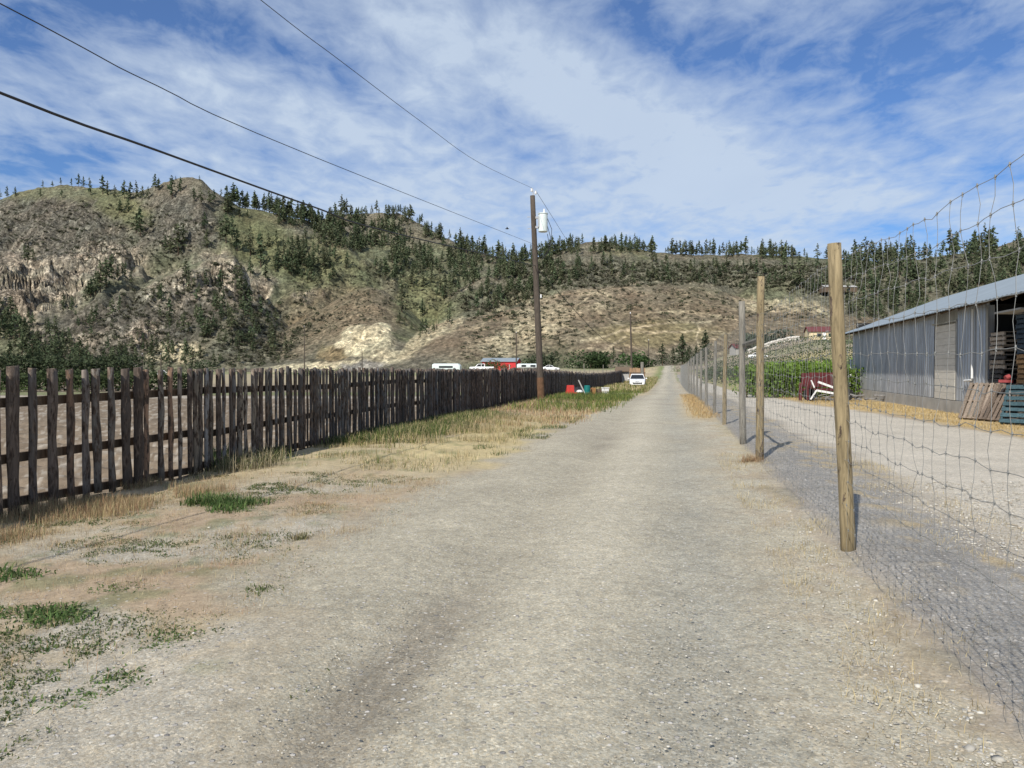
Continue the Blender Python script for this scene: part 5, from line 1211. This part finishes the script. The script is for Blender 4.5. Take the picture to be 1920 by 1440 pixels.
clump_thing('weed_clump', 205, 1108, .26, .05, 420, G2, 'small green weed mat on gravel past the flat mat', 3, .012, 1.5, 'weed clumps')
clump_thing('weed_clump', 20, 1085, .35, .10, 500, G2, 'leafy green patch below the first pickets', 4, .014, 1.2, 'weed clumps')
clump_thing('weed_clump', 400, 1022, .45, .06, 400, [(.14, .16, .10), (.11, .15, .06), (.30, .26, .15)], None, 5, .008, 1.2)
clump_thing('weed_clump', 485, 1112, .16, .05, 200, [(.14, .17, .06), (.10, .14, .05)], 'little yellow green tuft on bare gravel beside the road', 6, .008, 1.0, 'weed clumps')
clump_thing('weed_clump', 310, 1195, .30, .035, 350, G2, None, 7, .012, 1.6)
clump_thing('weed_clump', 200, 1290, .26, .03, 420, G2, None, 8, .011, 1.6)
clump_thing('weed_clump', 556, 1012, .10, .12, 130, [(.16, .16, .08), (.26, .22, .12)], 'small upright grey weed beside the road edge', 9, .008, .5, 'weed clumps')
clump_thing('dry_bush', 1412, 868, .26, .22, 420, RED, 'dry reddish tuft at the foot of the braced fence post', 10, .006, .9, 'dry tufts', 'dry tuft')
clump_thing('dry_bush', 605, 946, .16, .06, 220, RED, 'small brown tuft on the dirt past the bright green clump', 12, .006, 1.0, 'dry tufts', 'dry tuft')
clump_thing('dry_bush', 455, 885, .5, .42, 500, [(.34, .29, .19), (.42, .36, .24), (.2, .19, .1)], 'tall pale dry weeds leaning out of the pickets', 13, .007, .9, 'dry tufts', 'dry tuft')
clump_thing('dry_bush', 1590, 1035, .35, .06, 260, STRAW, 'short straw tufts around the foot of the nearest post', 14, .004, 1.1, 'dry tufts', 'dry tuft')
clump_thing('weed_clump', 430, 868, .35, .5, 420, [(.03, .05, .02), (.04, .06, .03)], 'dark leafy weed against the foot of the pickets', 15, .02, .5, 'weed clumps')
# ------------------------------------------------------------------ loose stones
def stones():
    rg = np.random.default_rng(21); n = 60000
    d = 2.0 + 8.5 * rg.uniform(0, 1, n) ** 1.5; px = rg.uniform(-80, 2000, n); y = d; x = (px - 960) / F * y
    ul = ul_(x, y); ur = ur_(x, y); w = fbm(x * 1.3, y * 1.3, 3, 71)
    dens = .14 + .75 * S(-1.1, .1, ur) + .55 * np.exp(-((ul - 4.75) / .35) ** 2) + .25 * S(.5, .65, w) + .3 * np.exp(-((ul - 7.1) / .3) ** 2)
    k = dens > rg.uniform(0, 1, n); x, y = x[k], y[k]; ur = ur[k]; n = len(x)
    s = np.exp(rg.normal(-5.75, .40, n)) * (1 + 1.7 * S(-.8, .2, ur) * rg.uniform(.3, 1.3, n)); s = np.clip(s, .002, .024)
    ph = (1 + 5 ** .5) / 2
    ico = np.array([(-1, ph, 0), (1, ph, 0), (-1, -ph, 0), (1, -ph, 0), (0, -1, ph), (0, 1, ph), (0, -1, -ph), (0, 1, -ph), (ph, 0, -1), (ph, 0, 1), (-ph, 0, -1), (-ph, 0, 1)]) / 1.9
    tri = np.array([(0, 11, 5), (0, 5, 1), (0, 1, 7), (0, 7, 10), (0, 10, 11), (1, 5, 9), (5, 11, 4), (11, 10, 2), (10, 7, 6), (7, 1, 8), (3, 9, 4), (3, 4, 2), (3, 2, 6), (3, 6, 8), (3, 8, 9), (4, 9, 5), (2, 4, 11), (6, 2, 10), (8, 6, 7), (9, 8, 1)])
    V = ico[None] * (1 + .28 * rg.normal(size=(n, 12, 1)) * .7) * np.stack([rg.uniform(.8, 1.4, n), rg.uniform(.7, 1.2, n), rg.uniform(.35, .65, n)], -1)[:, None, :] * s[:, None, None]
    a = rg.uniform(0, 6.28, n); c_, s_ = np.cos(a)[:, None], np.sin(a)[:, None]
    V = np.stack([V[..., 0] * c_ - V[..., 1] * s_, V[..., 0] * s_ + V[..., 1] * c_, V[..., 2]], -1)
    V = V + np.stack([x, y, gz(x, y) + s * .25 + .004], -1)[:, None, :]
    base = np.array([(.40, .365, .295), (.36, .33, .27), (.44, .41, .345), (.33, .31, .27), (.56, .53, .46), (.38, .33, .255), (.36, .35, .32)])[rg.integers(0, 7, n)] * rg.uniform(.8, 1.15, (n, 1))
    T = (np.arange(n)[:, None, None] * 12 + tri[None]).reshape(-1, 3)
    o = link('gravel_stones', mesh_np('gravel_stones', V.reshape(-1, 3), T, None, np.repeat(base, 12, 0)), simple('stone', (1, 1, 1), .12, 40, .9, attr=True)); o['kind'] = 'stuff'
stones()
# ------------------------------------------------------------------ sky, sun, camera
SUN_EL = 40.0; SUN_AZ = 207.5        # degrees clockwise from the view's forward axis
def world():
    w = bpy.data.worlds.new('World'); SC.world = w; w.use_nodes = True
    t = NT(w); bg = t.n['Background']; bg.inputs['Strength'].default_value = .10
    sky = t.node('ShaderNodeTexSky', sky_type='NISHITA', sun_disc=False); sky.sun_elevation = rad(SUN_EL); sky.sun_rotation = rad(SUN_AZ)
    sky.altitude = 400; sky.air_density = 1.0; sky.dust_density = .6; sky.ozone_density = 2.2
    tc = t.node('ShaderNodeTexCoord'); sp = t.node('ShaderNodeSeparateXYZ'); t.l.new(tc.outputs['Generated'], sp.inputs[0])
    X, Y, Z = sp.outputs
    # position on the cloud deck overhead
    zz = t.math('ADD', t.math('MAXIMUM', Z, 0), .10)
    qx = t.math('DIVIDE', X, zz); qy = t.math('DIVIDE', Y, zz)
    cb = t.node('ShaderNodeCombineXYZ'); t.l.new(qx, cb.inputs[0]); t.l.new(qy, cb.inputs[1]); q = cb.outputs[0]
    mp = t.node('ShaderNodeMapping'); mp.inputs['Rotation'].default_value = (0, 0, rad(38)); mp.inputs['Scale'].default_value = (1.0, .42, 1); t.l.new(q, mp.inputs[0])
    big = t.noise(mp.outputs[0], 1.5, 8, .58, .35)
    mp2 = t.node('ShaderNodeMapping'); mp2.inputs['Rotation'].default_value = (0, 0, rad(-30)); mp2.inputs['Scale'].default_value = (1, .7, 1); t.l.new(q, mp2.inputs[0])
    mack = t.noise(mp2.outputs[0], 7.5, 5, .6, .5)
    # where the deck is thick and where it opens, as bearings: u = x/y, v = height/y
    yy = t.math('MAXIMUM', t.math('ABSOLUTE', Y), .05); u = t.math('DIVIDE', X, yy); v = t.math('DIVIDE', Z, yy)
    def blob(px, py, rx, ry, rot, amp):
        u0 = (px - 960) / F; v0 = (HZ - py) / F; c, s = math.cos(rad(rot)), math.sin(rad(rot))
        du = t.math('SUBTRACT', u, u0); dv = t.math('SUBTRACT', v, v0)
        a = t.math('DIVIDE', t.math('ADD', t.math('MULTIPLY', du, c), t.math('MULTIPLY', dv, s)), rx / F)
        b = t.math('DIVIDE', t.math('SUBTRACT', t.math('MULTIPLY', dv, c), t.math('MULTIPLY', du, s)), ry / F)
        r2 = t.math('ADD', t.math('MULTIPLY', a, a), t.math('MULTIPLY', b, b))
        return t.math('MULTIPLY', t.math('EXPONENT', t.math('MULTIPLY', r2, -1)), amp)
    tot = None
    for bl in SKYBLOBS:
        bb = blob(*bl); tot = bb if tot is None else t.math('ADD', tot, bb)
    cov = t.math('ADD', t.math('ADD', t.math('MULTIPLY', t.math('SUBTRACT', big, .5), 1.25), t.math('MULTIPLY', t.math('SUBTRACT', mack, .5), 1.25)), tot)
    mack2 = t.noise(mp2.outputs[0], 15, 4, .6, .3); cov = t.math('ADD', cov, t.ramp(v, [(.10, .22), (.30, 0)])); cov = t.math('ADD', t.math('ADD', cov, .55), t.math('MULTIPLY', t.math('SUBTRACT', mack2, .5), .55))
    m = t.ramp(cov, [(-.1, .05), (.36, .38), (.75, .68), (1.25, .90)])
    low = t.ramp(v, [(0, .55), (.22, 0)])
    col = t.mix(t.math('MULTIPLY', t.math('SUBTRACT', 1, big), .6, True), CLOUD, CLOUD2)
    deep = t.mix(1, sky.outputs[0], SKYTINT, 'MULTIPLY')
    c = t.mix(m, deep, col)
    t.l.new(c, bg.inputs[0])
SKYTINT = (.42, .63, .92)
CLOUD = (4.9, 5.7, 6.7); CLOUD2 = (3.5, 4.3, 5.6)
SKYBLOBS = [(700, -30, 900, 60, 4, -.22), (1700, 60, 420, 90, -6, -.26), (430, 70, 260, 55, -22, -.56), (120, 300, 190, 45, 4, -.55), (60, 60, 200, 90, 0, -.35), (640, 150, 60, 40, -30, -.2), (1230, 60, 150, 60, -28, -.36), (1560, 130, 330, 80, -8, -.34), (1800, 60, 200, 70, 0, -.15), (1650, 220, 160, 40, -15, -.22),
            (1680, 432, 190, 30, -6, -.6), (1880, 330, 140, 26, 0, -.45), (960, 225, 120, 30, -25, -.28), (620, 300, 200, 24, -10, -.2),
            (1020, 120, 320, 70, -28, .42), (600, 230, 330, 50, -22, .3), (1200, 260, 380, 70, -14, .42), (1400, 380, 330, 50, -5, .35), (850, 380, 400, 50, 0, .25), (780, 60, 140, 50, -30, .2), (1780, 200, 140, 60, 0, .15)]
world()
sl = bpy.data.lights.new('sun', 'SUN'); sl.energy = 4.2; sl.angle = rad(.5); sl.color = (1.0, .95, .87)
so = bpy.data.objects.new('sun', sl); COL.objects.link(so)
sd = Vector((math.sin(rad(SUN_AZ)) * math.cos(rad(SUN_EL)), math.cos(rad(SUN_AZ)) * math.cos(rad(SUN_EL)), math.sin(rad(SUN_EL))))
so.rotation_euler = sd.to_track_quat('Z', 'Y').to_euler(); so.location = sd * 60
cam = bpy.data.cameras.new('camera'); co = bpy.data.objects.new('camera', cam); COL.objects.link(co); SC.camera = co
cam.sensor_width = 36; cam.lens = 36 * F / 1920; cam.clip_start = .05; cam.clip_end = 9000
co.location = (0, 0, EYE); co.rotation_euler = (rad(90) - math.atan((720 - HZ) / F), 0, 0)
SC.view_settings.view_transform = 'Standard'; SC.view_settings.look = 'None'; SC.view_settings.exposure = 0.36; SC.view_settings.gamma = 1
w_ = SC.world; w_.cycles.sampling_method = 'MANUAL'; w_.cycles.sample_map_resolution = 512
SC.cycles.max_bounces = 5; SC.cycles.diffuse_bounces = 2; SC.cycles.glossy_bounces = 2; SC.cycles.transparent_max_bounces = 6
